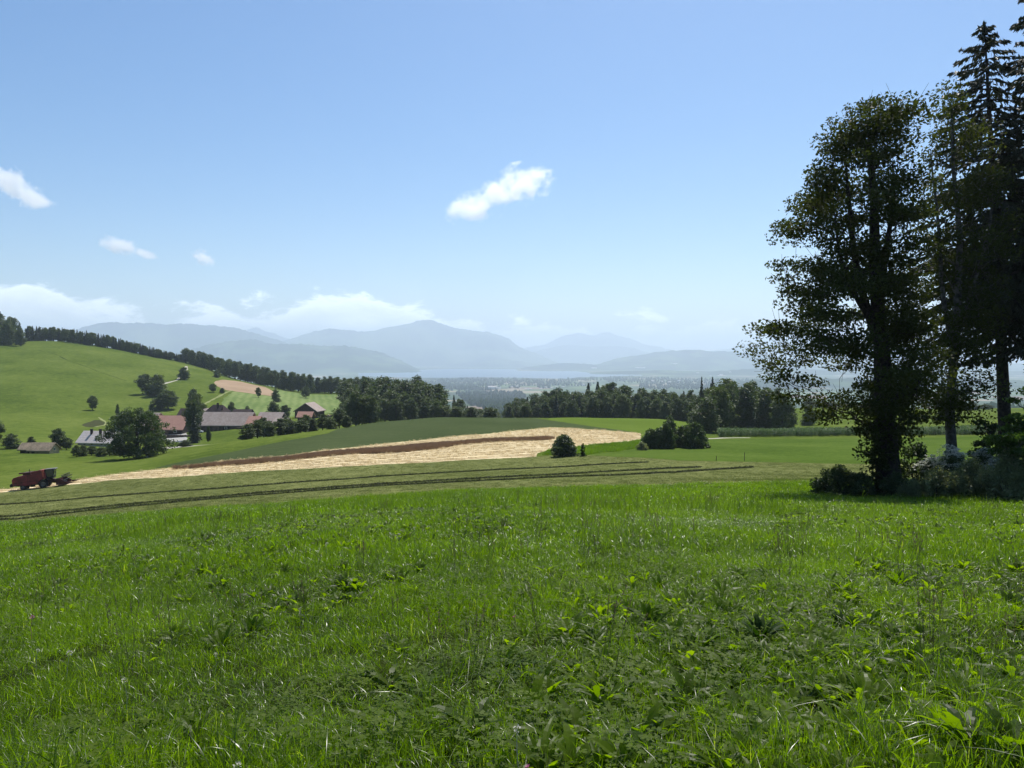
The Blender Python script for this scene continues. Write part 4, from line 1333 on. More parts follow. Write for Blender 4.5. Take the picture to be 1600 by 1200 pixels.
R_GREY = mat_roof('grey_brown_tiles', (0.36, 0.30, 0.265), (0.44, 0.375, 0.33), c3=(0.26, 0.20, 0.17))
R_RED = mat_roof('red_tiles', (0.42, 0.235, 0.18), (0.48, 0.285, 0.22), c3=(0.32, 0.18, 0.14))
R_DARK = mat_roof('dark_tiles', (0.060, 0.045, 0.045), (0.085, 0.062, 0.06))
R_PALE = mat_roof('pale_fibre_roof', (0.50, 0.45, 0.43), (0.56, 0.51, 0.49), 0.9, c3=(0.42, 0.38, 0.36))
R_BROWN = mat_roof('brown_mossy_tiles', (0.27, 0.21, 0.155), (0.34, 0.27, 0.20), c3=(0.12, 0.11, 0.07))
W_DARK = mat_basic('dark_boards', (0.045, 0.032, 0.028), 0.85, 0.4, 1.5, bump=0.4, bscale=8)
W_BROWN = mat_basic('brown_boards', (0.10, 0.068, 0.052), 0.85, 0.3, 1.5, bump=0.4, bscale=8)
W_PLASTER = mat_basic('plaster', (0.50, 0.47, 0.42), 0.9, 0.12, 0.8)
W_OCHRE = mat_basic('ochre_plaster', (0.42, 0.33, 0.20), 0.9, 0.15, 0.8)
W_WHITE = mat_basic('white_render', (0.72, 0.72, 0.70), 0.9, 0.08, 0.8)
GLASS = mat_basic('window_glass', (0.03, 0.04, 0.05), 0.12, 0.2, 1.0, spec=0.8)
WOODW = mat_basic('white_woodwork', (0.6, 0.6, 0.58), 0.6, 0.1)
STEEL = mat_basic('galvanised_steel', (0.38, 0.40, 0.42), 0.45, 0.2, 1.0, metallic=0.6)
RZ90 = Matrix.Rotation(math.pi / 2, 4, 'Z')


def gable(name, px, Y, L, W, wh, rh, rz, wall, roof, label, cat='barn', doors=(), wins=(), chimney=None, gwins=(), over=0.7, hip=0.0, base_drop=0.0, gdoor=None):
    """ridge along local x; front side faces -y; doors/wins on the front: (x, width, height, sill)"""
    X = at(px, Y)
    z = min(H(X - L * .4, Y), H(X + L * .4, Y), H(X, Y - W * .4)) - base_drop
    o = empty(name, (X, Y, z), rz)
    mb = MB()
    if hip:
        i_ = L / 2 - hip * 0.5; k_ = 0.46
        mb.prism([(-W / 2, -1.0), (W / 2, -1.0), (W / 2, wh), (W / 2 * k_, wh + rh * (1 - k_)), (-W / 2 * k_, wh + rh * (1 - k_)), (-W / 2, wh)], -L / 2, L / 2, RZ90)
    else:
        mb.prism([(-W / 2, -1.0), (W / 2, -1.0), (W / 2, wh), (0, wh + rh), (-W / 2, wh)], -L / 2, L / 2, RZ90)
    mb.build('wall', wall, o)
    sl = rh / (W / 2); e = W / 2 + over; ze = wh - over * sl; t = 0.28
    mb = MB()
    Lx = L / 2 + over * 0.8
    if hip:
        for s in (-1, 1):
            a = [(-Lx, s * e, ze + .1), (Lx, s * e, ze + .1), (Lx - hip, 0, wh + rh + .1), (-Lx + hip, 0, wh + rh + .1)]
            b = [(p[0], p[1], p[2] - t) for p in a]
            mb.add(a + b, [(0, 1, 2, 3), (7, 6, 5, 4), (0, 4, 5, 1), (1, 5, 6, 2), (2, 6, 7, 3), (3, 7, 4, 0)])
            k = 0.5
            g_ = [(s * Lx, -e * k, ze + (wh + rh - ze) * (1 - k) + .12), (s * Lx, e * k, ze + (wh + rh - ze) * (1 - k) + .12), (s * (Lx - hip), 0, wh + rh + .12)]
            mb.add(g_ + [(p[0], p[1], p[2] - .2) for p in g_], [(0, 1, 2), (5, 4, 3), (0, 3, 4, 1)])
    else:
        mb.prism([(-e, ze + .06), (0, wh + rh + .06), (e, ze + .06), (e, ze + .06 + t), (0, wh + rh + .06 + t), (-e, ze + .06 + t)][::-1], -Lx, Lx, RZ90)
    rf = mb.build('roof', roof, o)
    if chimney:
        for cx in (chimney if isinstance(chimney, (list, tuple)) else [chimney]):
            mb = MB(); mb.box(cx - .35, cx + .35, -W * .14 - .35, -W * .14 + .35, wh + rh * .5, wh + rh + 1.0)
            mb.box(cx - .45, cx + .45, -W * .14 - .45, -W * .14 + .45, wh + rh + 1.0, wh + rh + 1.15)
            mb.build('chimney', W_DARK, rf)
    for (x, w, h, s_) in doors:
        mb = MB(); mb.box(x - w / 2, x + w / 2, -W / 2 - .06, -W / 2 + .02, s_, s_ + h); d = mb.build('door', W_DARK if wall is not W_DARK else W_BROWN, o)
    for (x, w, h, s_) in wins:
        mb = MB()
        mb.box(x - w / 2 - .1, x + w / 2 + .1, -W / 2 - .05, -W / 2 + .02, s_ - .1, s_ + h + .1)
        f = mb.build('window', WOODW, o)
        mb = MB(); mb.box(x - w / 2, x + w / 2, -W / 2 - .08, -W / 2 - .052, s_, s_ + h); mb.build('pane', GLASS, f)
    for (side, y, w, h, s_) in gwins:
        mb = MB(); xx = side * L / 2
        mb.box(min(xx, xx + side * .05), max(xx, xx + side * .05), y - w / 2 - .1, y + w / 2 + .1, s_ - .1, s_ + h + .1)
        f = mb.build('window', WOODW, o)
        mb = MB(); mb.box(min(xx + side * .052, xx + side * .08), max(xx + side * .052, xx + side * .08), y - w / 2, y + w / 2, s_, s_ + h); mb.build('pane', GLASS, f)
    if gdoor:
        side, y, w, h = gdoor; xx = side * L / 2
        mb = MB(); mb.box(min(xx, xx + side * .07), max(xx, xx + side * .07), y - w / 2, y + w / 2, 0, h); mb.build('door', W_DARK, o)
    return tag(o, label, cat)


# long barn with the grey brown roof (ridge 637, eave 657, foot 665)
gable('barn', 358, 338, 21.5, 11.5, 3.0, 4.8, R(-4), W_DARK, R_GREY, 'long dark barn with a weathered grey brown roof above the lawn',
      doors=[(-3.5, 3, 2.4, 0), (4.0, 2.6, 2.2, 0)], wins=[(1.0, 1.0, .8, 1.2), (8, 1.0, .8, 1.2)], gwins=[(-1, 0, 1, 1, 3.6)])
gable('barn_annex', 399, 333, 4.6, 8, 1.8, 2.8, R(-6), W_DARK, R_RED, 'short reddish lean annex at the right end of the long barn', 'annex', doors=[(0, 1.2, 1.8, 0)])
gable('barn', 268, 338, 15.5, 12, 2.6, 5.0, R(-3), W_DARK, R_RED, 'barn with a faded red tiled roof behind the big round tree',
      doors=[(0, 3, 2.2, 0)], wins=[(4.5, 1.2, .8, 1.1), (-4.5, 1.2, .8, 1.1)])
gable('barn', 238, 344, 9, 12, 3.4, 5.2, R(-22), W_PLASTER, R_GREY, 'grey roofed barn end with a pale gable left of the red roof', gwins=[(1, 0, 1, 1, 3.4)])
gable('farmhouse', 341, 372, 10, 10, 3.4, 5.6, R(-25), W_BROWN, R_DARK, 'farmhouse with a steep dark hipped roof behind the long barn', 'farmhouse',
      wins=[(-2.5, .9, 1.1, 1.6), (0, .9, 1.1, 1.6), (2.5, .9, 1.1, 1.6)], gwins=[(1, -1.8, .9, 1.1, 3.6), (1, 1.8, .9, 1.1, 3.6), (1, 0, .9, 1.0, 3.6)], hip=2.4, chimney=1.2)
gable('shed', 380, 378, 8.5, 6, 3.4, 2.2, R(-4), W_DARK, R_DARK, 'low shed with a dark brown roof behind the long barn', 'shed', wins=[(0, 1, .8, 1.6)])
gable('farm_building', 322, 378, 6.5, 7, 3.8, 3.2, R(40), W_WHITE, R_GREY, 'white gabled house with a grey roof left of the dark farmhouse', 'house', gwins=[(-1, 0, .9, 1.1, 3)], wins=[(0, .9, 1.1, 2)])
gable('farm_building', 297, 385, 9, 7, 3.6, 3.0, R(-8), W_DARK, R_DARK, 'dark roofed house half hidden by trees above the red roofed barn', 'house', wins=[(-2, .9, 1.1, 2), (2, .9, 1.1, 2)])
gable('shed', 258, 378, 6.4, 5, 2.4, 1.4, R(-3), W_BROWN, R_RED, 'small shed with a pinkish roof behind the red roofed barn', 'shed', doors=[(0, 1.4, 1.9, 0)])
gable('barn', 425, 346, 10.5, 8, 2.6, 3.0, R(-8), W_DARK, R_GREY, 'low barn with a plain grey roof right of the long barn', doors=[(1, 2.2, 2, 0)], wins=[(-3, 1, .8, 1.1)])
gable('shed', 441, 336, 5.5, 6, 1.8, 1.6, R(-12), W_BROWN, R_GREY, 'small shed with a low grey roof, rightmost of the barn row', 'shed', doors=[(0, 1.4, 1.6, 0)])
gable('field_barn', 484, 395, 10.5, 11.6, 3.6, 3.8, R(90 - 8), W_BROWN, R_GREY, 'brown wooden barn with its gable turned to the lawn, below the striped field',
      gwins=[(-1, -2.6, .9, .8, 1.8), (-1, 2.6, .9, .8, 1.8)], gdoor=(-1, 0, 2.6, 2.8))
gable('shed', 478, 372, 6.6, 5, 2.2, 2.0, R(-3), W_DARK, R_RED, 'small shed with a red roof in front of the gabled barn', 'shed', doors=[(0, 1.6, 1.8, 0)])
gable('house', 158, 284, 13.5, 8, 2.0, 3.4, R(-9), W_PLASTER, R_PALE, 'house with a pale grey roof just left of the big round tree', 'house', chimney=[-3.2, 0.4],
      gwins=[(-1, -1.6, .9, 1.0, 1.2), (-1, 1.6, .9, 1.0, 1.2)], wins=[(-4, .9, 1.0, 1), (-1, .9, 1.0, 1), (3, .9, 1.0, 1)])
gable('hut', 68, 236, 6.4, 4.6, 1.3, 1.7, R(-4), W_OCHRE, R_BROWN, 'low hut with a mossy brown roof and an ochre gable', 'hut', doors=[(-2, 1.0, 1.4, 0)], gwins=[(1, 0, .6, .6, 1)])
gable('shed', 45, 237, 3.6, 4, 1.4, 1.4, R(4), W_DARK, R_BROWN, 'tiny shed leaning against the left end of the brown hut', 'shed', doors=[(0, .8, 1.3, 0)])

# silos
for q, (x, hh_, rr_) in enumerate([(184, 5.4, 1.7), (194, 5.9, 1.8), (205, 5.6, 1.7)]):
    Y = 343.0; X = at(x, Y)
    o = empty('silo', (X, Y, H(X, Y)))
    mb = MB(); mb.cyl((0, 0, -.6), (0, 0, hh_), rr_, 20)
    for k in range(5): mb.cyl((0, 0, .8 + k), (0, 0, .92 + k), rr_ + .05, 20)
    mb.build('body', STEEL, o)
    mb = MB(); mb.cyl((0, 0, hh_ + .002), (0, 0, hh_ + .7), rr_ + .08, 20, .3); mb.build('lid', WOODW, o)
    tag(o, ['leftmost grey silo beside the big round tree', 'middle grey silo, the tallest of three', 'right grey silo partly behind the round tree'][q], 'silo')

# things on the yard
CAR_P = {'white': mat_basic('white_paint', (0.75, 0.76, 0.78), 0.3, 0.03, 1.0, spec=0.6), 'silver': mat_basic('silver_paint', (0.45, 0.47, 0.5), 0.3, 0.05, 1.0, metallic=0.5)}
RUBBER = mat_basic('rubber', (0.02, 0.02, 0.02), 0.8, 0.2)


def car(px, Y, rz, mat, label):
    X = at(px, Y)
    o = empty('parked_car', (X, Y, H(X, Y)), rz)
    mb = MB()
    mb.prism([(-2.1, .35), (2.1, .35), (2.15, .8), (1.2, .95), (.6, 1.42), (-1.1, 1.45), (-1.9, 1.0), (-2.15, .85)], -.85, .85)
    mb.build('body', mat, o)
    for s in (-1, 1):
        mb = MB(); mb.prism([(-1.6, .98), (1.0, .98), (.55, 1.34), (-1.05, 1.36)], s * .86 - .01, s * .86 + .01); mb.build('window', GLASS, o)
        for x in (-1.3, 1.35):
            mb = MB(); mb.cyl((x, s * .72, .33), (x, s * .9, .33), .33, 16); mb.build('wheel', RUBBER, o)
    tag(o, label, 'car')


car(309, 330, R(15), CAR_P['white'], 'white car in the yard left of the long barn')
car(316, 342, R(-60), CAR_P['silver'], 'silver car behind the white one in the yard')

# round bales and a timber pile by the gabled barn
BALE = mat_basic('bale_wrap', (0.30, 0.24, 0.17), 0.8, 0.2, 3.0)
for q in range(4):
    X = at(509 + q * 2.4, 396); z = H(X, 396)
    mb = MB(); mb.cyl((-.6, 0, .6), (.6, 0, .6), .62, 14)
    mb.cyl((-.602, 0, .6), (-.61, 0, .6), .3, 10)
    o = mb.build('straw_bale', BALE); o.location = (X, 396 + (q % 2) * 1.5, z); o.rotation_euler = (0, 0, R(70 + 9 * q))
    tag(o, '%s round brown straw bale counted from the gabled barn' % ordinal(q + 1), 'straw bale', 'straw bales beside the gabled barn')
for q in range(5):
    X = at(374 + q * 3.4, 328); z = H(X, 328)
    mb = MB()
    for k in range(6):
        a = (k % 3) * .42 - .42; b = (k // 3) * .36 + .18
        mb.cyl((-1.2, a, b), (1.2 + .1 * (k % 2), a, b + .02), .18, 8)
    o = mb.build('log_pile', W_BROWN); o.location = (X, 328, z); o.rotation_euler = (0, 0, R(10 * q))
    tag(o, '%s low pile of logs from the left along the long barn' % ordinal(q + 1), 'log pile', 'log piles along the long barn')

# pasture wall under the red barn
mb = MB(); mb.box(-9, 9, -.2, .2, -.5, 1.1)
for k in range(10): mb.box(-9 + k * 1.95, -8.75 + k * 1.95, -.3, -.202, -.5, 1.25)
o = mb.build('yard_wall', W_BROWN); X = at(272, 318); o.location = (X, 318, H(X, 318)); o.rotation_euler = (0, 0, R(-4))
tag(o, 'low brown wall between the red roofed barn and the concrete yard', 'wall')

# fence posts along the right meadow
for q, x in enumerate([1163, 1119]):
    X, Y = hit(x, 720, 60, 200)
    mb = MB(); mb.cyl((0, 0, -.3), (.03, 0, [1.25, .7, .8, .6][q]), .05, 8, .04)
    mb.box(-.03, .05, -.06, -.045, .5, .56)
    o = mb.build('fence_post', W_BROWN); o.location = (X, Y, H(X, Y))
    tag(o, ['tallest wooden post at the edge of the right meadow', 'short post left of the tallest one at the meadow edge', 'short post right of the tallest one at the meadow edge', 'short post at the meadow edge nearest the shrub clump'][q], 'post')

# far houses in the plain
g = random.Random(4)
FARH = [(770, 605.5, 60, 'large white hall standing alone in the far plain'), (779, 607, 30, None), (800, 604.5, 20, None), (808, 603.5, 18, None), (823, 608.5, 26, None), (829, 608.5, 22, None),
        (846, 607, 20, None), (853, 605, 18, None), (862, 606, 20, None), (870, 605, 18, None), (880, 604.5, 20, None), (788, 599.5, 20, None), (797, 598.5, 18, None),
        (928, 575.5, 90, 'pale building on the near hill above the lake, leftmost'), (997, 574.8, 90, 'pale building group on the slope right of the lake, the wider'), (1004, 574.8, 80, None),
        (1054, 568.6, 90, 'bright white building high on the right hill'), (1110, 588, 30, None), (1124, 587.5, 60, None), (1127, 586, 40, None), (1020, 595, 26, None), (1034, 596, 22, None), (1046, 597, 24, None),
        (1190, 586, 40, None), (1140, 582, 40, None), (1090, 583, 36, None), (838, 600, 20, None), (912, 601, 24, None), (900, 602, 20, None), (812, 606.5, 18, None), (1061, 595, 24, None)]
dg_ = bpy.context.evaluated_depsgraph_get()
proto = None
for q, (x, y, w, lab) in enumerate(FARH):
    X, Y = hit(x, y, 1500, 30000); z = H(X, Y)
    d = Vector(pix_dir(x, y)).normalized()
    ok, loc, *_ = S.ray_cast(dg_, Vector((0, 0, CZ)) + d * 1500, d)
    if ok: X, Y, z = loc
    if proto is None:
        proto = empty('house', (0, 0, 0))
        mb = MB(); mb.prism([(-.35, -.3), (.35, -.3), (.35, .3), (0, .5), (-.35, .3)], -.5, .5, RZ90); mb.build('wall', W_WHITE, proto)
        mb = MB(); mb.prism([(-.4, .28), (0, .51), (.4, .28), (.4, .31), (0, .54), (-.4, .31)][::-1], -.55, .55, RZ90); mb.build('roof', R_PALE, proto)
        o = proto
    else:
        o = proto.copy(); COL.objects.link(o)
        for ch in proto.children:
            c = ch.copy(); COL.objects.link(c); c.parent = o
        for k in ('label', 'group'):
            if k in o: del o[k]
    o.location = (X, Y, z); o.rotation_euler = (0, 0, g.uniform(-.5, .5)); o.scale = (w, w, w * .55 if w < 50 else w * 0.35)
    tag(o, lab or 'small white house in the hazy far valley', 'house', None if lab else 'white houses of the far valley')

# ------------------------------------------------------------------ combine harvester
RED = mat_basic('faded_red_paint', (0.19, 0.018, 0.028), 0.45, 0.25, 1.2, spec=0.45)
DRED = mat_basic('dark_red_paint', (0.07, 0.012, 0.016), 0.5, 0.25, 1.2)
ORANGE = mat_basic('sun_faded_panel', (0.42, 0.09, 0.06), 0.4, 0.1, 2.0)
BLACK = mat_basic('black_metal', (0.018, 0.018, 0.020), 0.5, 0.3)
GREYM = mat_basic('grey_metal', (0.16, 0.15, 0.15), 0.5, 0.3)


def harvester():
    X, Y = hit(56, 763, 90, 200)
    hv = empty('combine_harvester', (X, Y, H(X, Y)))
    yaw = R(17)
    u1 = np.array([math.cos(yaw), math.sin(yaw)])
    e = 2.2
    zf = H(X + u1[0] * e, Y + u1[1] * e); zr = H(X - u1[0] * e, Y - u1[1] * e)
    zl = H(X - u1[1] * 1.4, Y + u1[0] * 1.4); zs = H(X + u1[1] * 1.4, Y - u1[0] * 1.4)
    fx = Vector((u1[0], u1[1], (zf - zr) / (2 * e))).normalized()
    ly = Vector((-u1[1], u1[0], (zl - zs) / 2.8)).normalized()
    up = fx.cross(ly).normalized(); ly = up.cross(fx)
    hv.rotation_euler = Matrix((fx, ly, up)).transposed().to_euler()
    off = -1.9
    hv.scale = (.87, .87, .87)
    def P(poly): return [(x + off, z) for x, z in poly]
    body = MB()
    body.prism(P([(-1.75, 1.15), (0.5, .85), (2.7, 1.0), (3.0, 1.5), (3.45, 1.85), (4.1, 1.85), (4.3, 2.0), (4.1, 3.15), (1.6, 3.05), (-.6, 2.85), (-1.55, 2.65), (-1.9, 2.2)]), -1.35, 1.35)
    b = body.build('body', RED, hv)
    mb = MB(); mb.prism(P([(-1.5, 1.5), (2.6, 1.62), (2.6, 1.72), (-1.5, 1.6)]), -1.39, -1.352); mb.prism(P([(.9, 1.05), (.98, 1.05), (.98, 2.8), (.9, 2.8)]), -1.375, -1.352); mb.build('trim', DRED, b)
    mb = MB(); mb.box(.15 + off, 1.5 + off, -1.25, 1.25, 2.98, 3.5)
    for k in range(5): mb.box(.2 + k * .26 + off, .3 + k * .26 + off, -1.28, -1.252, 3.05, 3.42)
    mb.build('engine_hood', DRED, hv)
    mb = MB(); mb.prism(P([(1.75, 3.0), (3.7, 3.05), (3.75, 3.65), (3.2, 3.72), (2.1, 3.5), (1.65, 3.4)]), -1.3, 1.3); mb.build('grain_tank', RED, hv)
    mb = MB(); mb.prism(P([(3.68, 2.3), (3.88, 2.3), (3.95, 3.72), (3.4, 3.70), (3.6, 3.2)]), -1.42, 1.3); mb.build('side_panel', ORANGE, hv)
    # cab
    cab = MB(); cab.prism(P([(4.02, 1.9), (5.5, 1.85), (5.75, 3.6), (4.02, 3.66)]), -.95, .95); cabo = cab.build('cab', BLACK, hv)
    for s in (-1, 1):
        mb = MB(); mb.prism(P([(4.2, 2.2), (5.35, 2.15), (5.58, 3.45), (4.2, 3.5)]), s * .96 - .008, s * .96 + .008); mb.build('window', GLASS, cabo)
    mb = MB(); mb.add([(5.53 + off, -.85, 2.1), (5.53 + off, .85, 2.1), (5.765 + off, .85, 3.5), (5.765 + off, -.85, 3.5)], [(0, 1, 2, 3)])
    mb.build('windscreen', GLASS, cabo)
    mb = MB(); mb.prism(P([(3.9, 3.67), (6.0, 3.6), (6.05, 3.68), (5.8, 3.76), (3.95, 3.76)]), -1.02, 1.02); mb.build('roof', GREYM, cabo)
    mb = MB(); mb.tube([(5.6 + off, -1.0, 3.3), (6.1 + off, -1.35, 3.2), (6.12 + off, -1.35, 2.8)], [.02, .02, .02], 6); mb.box(6.05 + off, 6.12 + off, -1.5, -1.22, 2.75, 3.1); mb.build('mirror', BLACK, cabo)
    # ladder and platform
    mb = MB()
    for y in (-1.55, -1.15):
        mb.tube([(5.0 + off, y, .7), (4.75 + off, y, 2.0)], [.025, .025], 6)
    for k in range(4): mb.tube([(4.97 - k * .06 + off, -1.55, .85 + k * .3), (4.97 - k * .06 + off, -1.15, .85 + k * .3)], [.02, .02], 6)
    mb.box(4.1 + off, 5.6 + off, -1.6, -.98, 1.82, 1.88)
    mb.build('ladder', BLACK, hv)
    # exhaust and unloading auger folded along the top
    mb = MB(); mb.cyl((.9 + off, .6, 3.5), (.9 + off, .6, 4.0), .07, 8); mb.build('exhaust', BLACK, hv)
    mb = MB(); mb.tube([(3.7 + off, 1.45, 3.0), (3.0 + off, 1.5, 3.35), (-1.3 + off, 1.5, 3.25)], [.17, .17, .15], 10); mb.build('auger_tube', DRED, hv)
    # straw chopper at the tail
    mb = MB(); mb.prism(P([(-2.1, .95), (.0, .8), (.3, 1.3), (-1.7, 1.7), (-2.2, 1.5)]), -1.2, 1.2); ch = mb.build('straw_chopper', GREYM, hv)
    mb = MB(); mb.cyl((-2.0 + off, -1.35, 1.15), (-2.0 + off, 1.35, 1.15), .33, 14); mb.build('chopper_drum', BLACK, ch)
    # underside
    mb = MB(); mb.prism(P([(.3, .75), (3.0, .75), (3.4, 1.3), (.2, 1.1)]), -1.0, 1.0); mb.cyl((0 + off, -1.2, .55), (0 + off, 1.2, .55), .1, 8); mb.cyl((3.7 + off, -1.4, .85), (3.7 + off, 1.4, .85), .14, 8); mb.box(1.3 + off, 2.0 + off, -1.2, -.4, .45, .9)
    mb.build('chassis', BLACK, hv)
    def wheel(x, y, r, w):
        mb = MB()
        prof = [(r * .55, w * .42), (r * .8, w * .5), (r * .95, w * .46), (r, w * .3), (r, -w * .3), (r * .95, -w * .46), (r * .8, -w * .5), (r * .55, -w * .42)]
        n = 24; V = []; F = []
        for k in range(n):
            a = k * 2 * math.pi / n
            for (rr, yy) in prof: V.append((x + off + rr * math.cos(a), y + yy, r + rr * math.sin(a)))
        m = len(prof)
        for k in range(n):
            for j in range(m - 1): F.append((k * m + j, k * m + j + 1, ((k + 1) % n) * m + j + 1, ((k + 1) % n) * m + j))
        mb.add(V, F)
        for k in range(n):
            a = k * 2 * math.pi / n
            M = Matrix.Translation((x + off, y, r)) @ Matrix.Rotation(-a, 4, 'Y')
            mb.box(r * .97, r * 1.04, -w * .42, w * .42, -.03, .03, M)
        t = mb.build('wheel', RUBBER, hv)
        mb = MB()
        mb.cyl((x + off, y - w * .40, r), (x + off, y + w * .40, r), r * .56, 20)
        mb.cyl((x + off, y - w * .47, r), (x + off, y + w * .47, r), r * .2, 12)
        mb.build('rim', GREYM, t)
    wheel(3.7, -1.35, .85, .6); wheel(3.7, 1.35, .85, .6); wheel(0, -1.15, .55, .4); wheel(0, 1.15, .55, .4)
    # feeder house and header
    mb = MB(); mb.prism(P([(4.2, 1.9), (4.2, 1.0), (6.6, .6), (6.7, 1.25)]), -.6, .6); mb.build('feeder_house', DRED, hv)
    hd = MB()
    hd.box(6.35 + off, 6.5 + off, -2.3, 2.3, .45, 1.6)
    hd.prism(P([(6.35, .45), (7.7, .32), (7.7, .38), (6.35, .52)]), -2.3, 2.3)
    header = hd.build('header', DRED, hv)
    mb = MB(); mb.cyl((6.85 + off, -2.2, .8), (6.85 + off, 2.2, .8), .25, 14)
    for k in range(20): 
        y = -2.1 + k * .22; mb.cyl((6.85 + off, y, .8), (6.85 + off, y + .03, .8), .34, 14)
    mb.build('auger', GREYM, header)
    for s in (-1, 1):
        mb = MB(); mb.prism(P([(6.2, .4), (6.3, 1.75), (7.1, 1.55), (8.1, .75), (9.6, .62), (8.4, .35)]), s * 2.34 - .05, s * 2.34 + .05); mb.build('divider', DRED, header)
        mb = MB(); mb.tube([(6.4 + off, s * 2.42, 1.65), (7.7 + off, s * 2.42, 1.95)], [.05, .05], 6); mb.build('reel_arm', BLACK, header)
    mb = MB(); cxr, czr = 7.7 + off, 1.85
    mb.cyl((cxr, -2.2, czr), (cxr, 2.2, czr), .08, 10)
    for k in range(6):
        a = k * math.pi / 3 + .3; bx, bz = cxr + .58 * math.cos(a), czr + .58 * math.sin(a)
        mb.cyl((bx, -2.2, bz), (bx, 2.2, bz), .045, 6)
        for y in (-2.1, -.7, .7, 2.1): mb.tube([(cxr, y, czr), (bx, y, bz)], [.035, .03], 5)
        for t in range(22): mb.tube([(bx, -2.15 + t * .2, bz), (bx - .05, -2.15 + t * .2, bz - .28)], [.012, .01], 4)
    mb.build('reel', BLACK, header)
    tag(hv, 'red combine harvester driving along the straw strip', 'harvester')


harvester()

# ------------------------------------------------------------------ grass and small plants, scattered on points
def scatter(name, protos, P, rot, scl, idx, label, cat, kind='stuff'):
    col = bpy.data.collections.new(name + '_kinds')
    for k, (me) in enumerate(protos):
        ob = bpy.data.objects.new('%s_kind_%02d' % (name, k), me)
        col.objects.link(ob)
    n = len(P)
    me = bpy.data.meshes.new(name)
    me.vertices.add(n); me.vertices.foreach_set('co', np.asarray(P, np.float32).ravel())
    a = me.attributes.new('rot', 'FLOAT_VECTOR', 'POINT'); a.data.foreach_set('vector', np.asarray(rot, np.float32).ravel())
    a = me.attributes.new('scl', 'FLOAT_VECTOR', 'POINT'); a.data.foreach_set('vector', np.asarray(scl, np.float32).ravel())
    a = me.attributes.new('idx', 'INT', 'POINT'); a.data.foreach_set('value', np.asarray(idx, np.int32))
    me.update()
    o = link(bpy.data.objects.new(name, me))
    ng = bpy.data.node_groups.new(name, 'GeometryNodeTree')
    ng.interface.new_socket('Geometry', in_out='INPUT', socket_type='NodeSocketGeometry')
    ng.interface.new_socket('Geometry', in_out='OUTPUT', socket_type='NodeSocketGeometry')
    gi = ng.nodes.new('NodeGroupInput'); go = ng.nodes.new('NodeGroupOutput')
    ip = ng.nodes.new('GeometryNodeInstanceOnPoints')
    ci = ng.nodes.new('GeometryNodeCollectionInfo')
    ci.inputs['Collection'].default_value = col
    ci.inputs['Separate Children'].default_value = True
    ci.inputs['Reset Children'].default_value = True
    ip.inputs['Pick Instance'].default_value = True
    def at_(nm, tp):
        q = ng.nodes.new('GeometryNodeInputNamedAttribute'); q.data_type = tp; q.inputs['Name'].default_value = nm
        return q.outputs['Attribute']
    ng.links.new(gi.outputs[0], ip.inputs['Points'])
    ng.links.new(ci.outputs[0], ip.inputs['Instance'])
    ng.links.new(at_('idx', 'INT'), ip.inputs['Instance Index'])
    er = ng.nodes.new('FunctionNodeEulerToRotation')
    ng.links.new(at_('rot', 'FLOAT_VECTOR'), er.inputs[0])
    ng.links.new(er.outputs[0], ip.inputs['Rotation'])
    ng.links.new(at_('scl', 'FLOAT_VECTOR'), ip.inputs['Scale'])
    ng.links.new(ip.outputs[0], go.inputs[0])
    md = o.modifiers.new('scatter', 'NODES'); md.node_group = ng
    return tag(o, label, cat, kind=kind)


def blades(g, n, rad, hlo, hhi, w, mat, lean=0.5, name='tuft', seg=4, seeds=0.0):
    """a tuft of bent, tapering grass blades"""
    a = g.uniform(0, 6.283, n); r = rad * np.sqrt(g.uniform(0, 1, n))
    b0 = np.stack([r * np.cos(a), r * np.sin(a), np.full(n, -0.02)], 1)
    h = g.uniform(hlo, hhi, n) * g.uniform(0.7, 1.1, n)
    d = g.uniform(0, 6.283, n); ln = h * np.abs(g.normal(0, lean, n)).clip(0, 1.3)
    ww = w * g.uniform(0.6, 1.4, n)
    dirv = np.stack([np.cos(d), np.sin(d), np.zeros(n)], 1); side = np.stack([-np.sin(d), np.cos(d), np.zeros(n)], 1)
    tw = g.uniform(-1.2, 1.2, n)
    sv = side * np.cos(tw)[:, None] + dirv * np.sin(tw)[:, None]
    rows = []
    for k in range(seg + 1):
        t = k / seg
        c = b0 + dirv * (ln * t ** 2)[:, None] + np.array([0, 0, 1]) * (h * (t - 0.28 * (ln / (h + 1e-6)) * t ** 3))[:, None]
        wk = ww * (1 - t ** 1.8) * (0.6 + 0.9 * t * (1 - t) * 2)
        if k == seg: rows.append(c)
        else: rows.append(c - sv * wk[:, None] / 2); rows.append(c + sv * wk[:, None] / 2)
    V = np.stack(rows, 1); m = V.shape[1]
    V = V.reshape(-1, 3); loops = []; sizes = []
    base = np.arange(n)[:, None] * m
    q = np.array([[2 * k, 2 * k + 1, 2 * k + 3, 2 * k + 2] for k in range(seg - 1)])
    L4 = (base[:, :, None] + q[None]).reshape(-1)
    L3 = (base + np.array([2 * (seg - 1), 2 * (seg - 1) + 1, m - 1])[None]).reshape(-1)
    loops = np.concatenate([L4, L3]); sizes = np.concatenate([np.full(n * (seg - 1), 4), np.full(n, 3)])
    return np_mesh(name, V, loops, sizes, [mat], smooth=True)


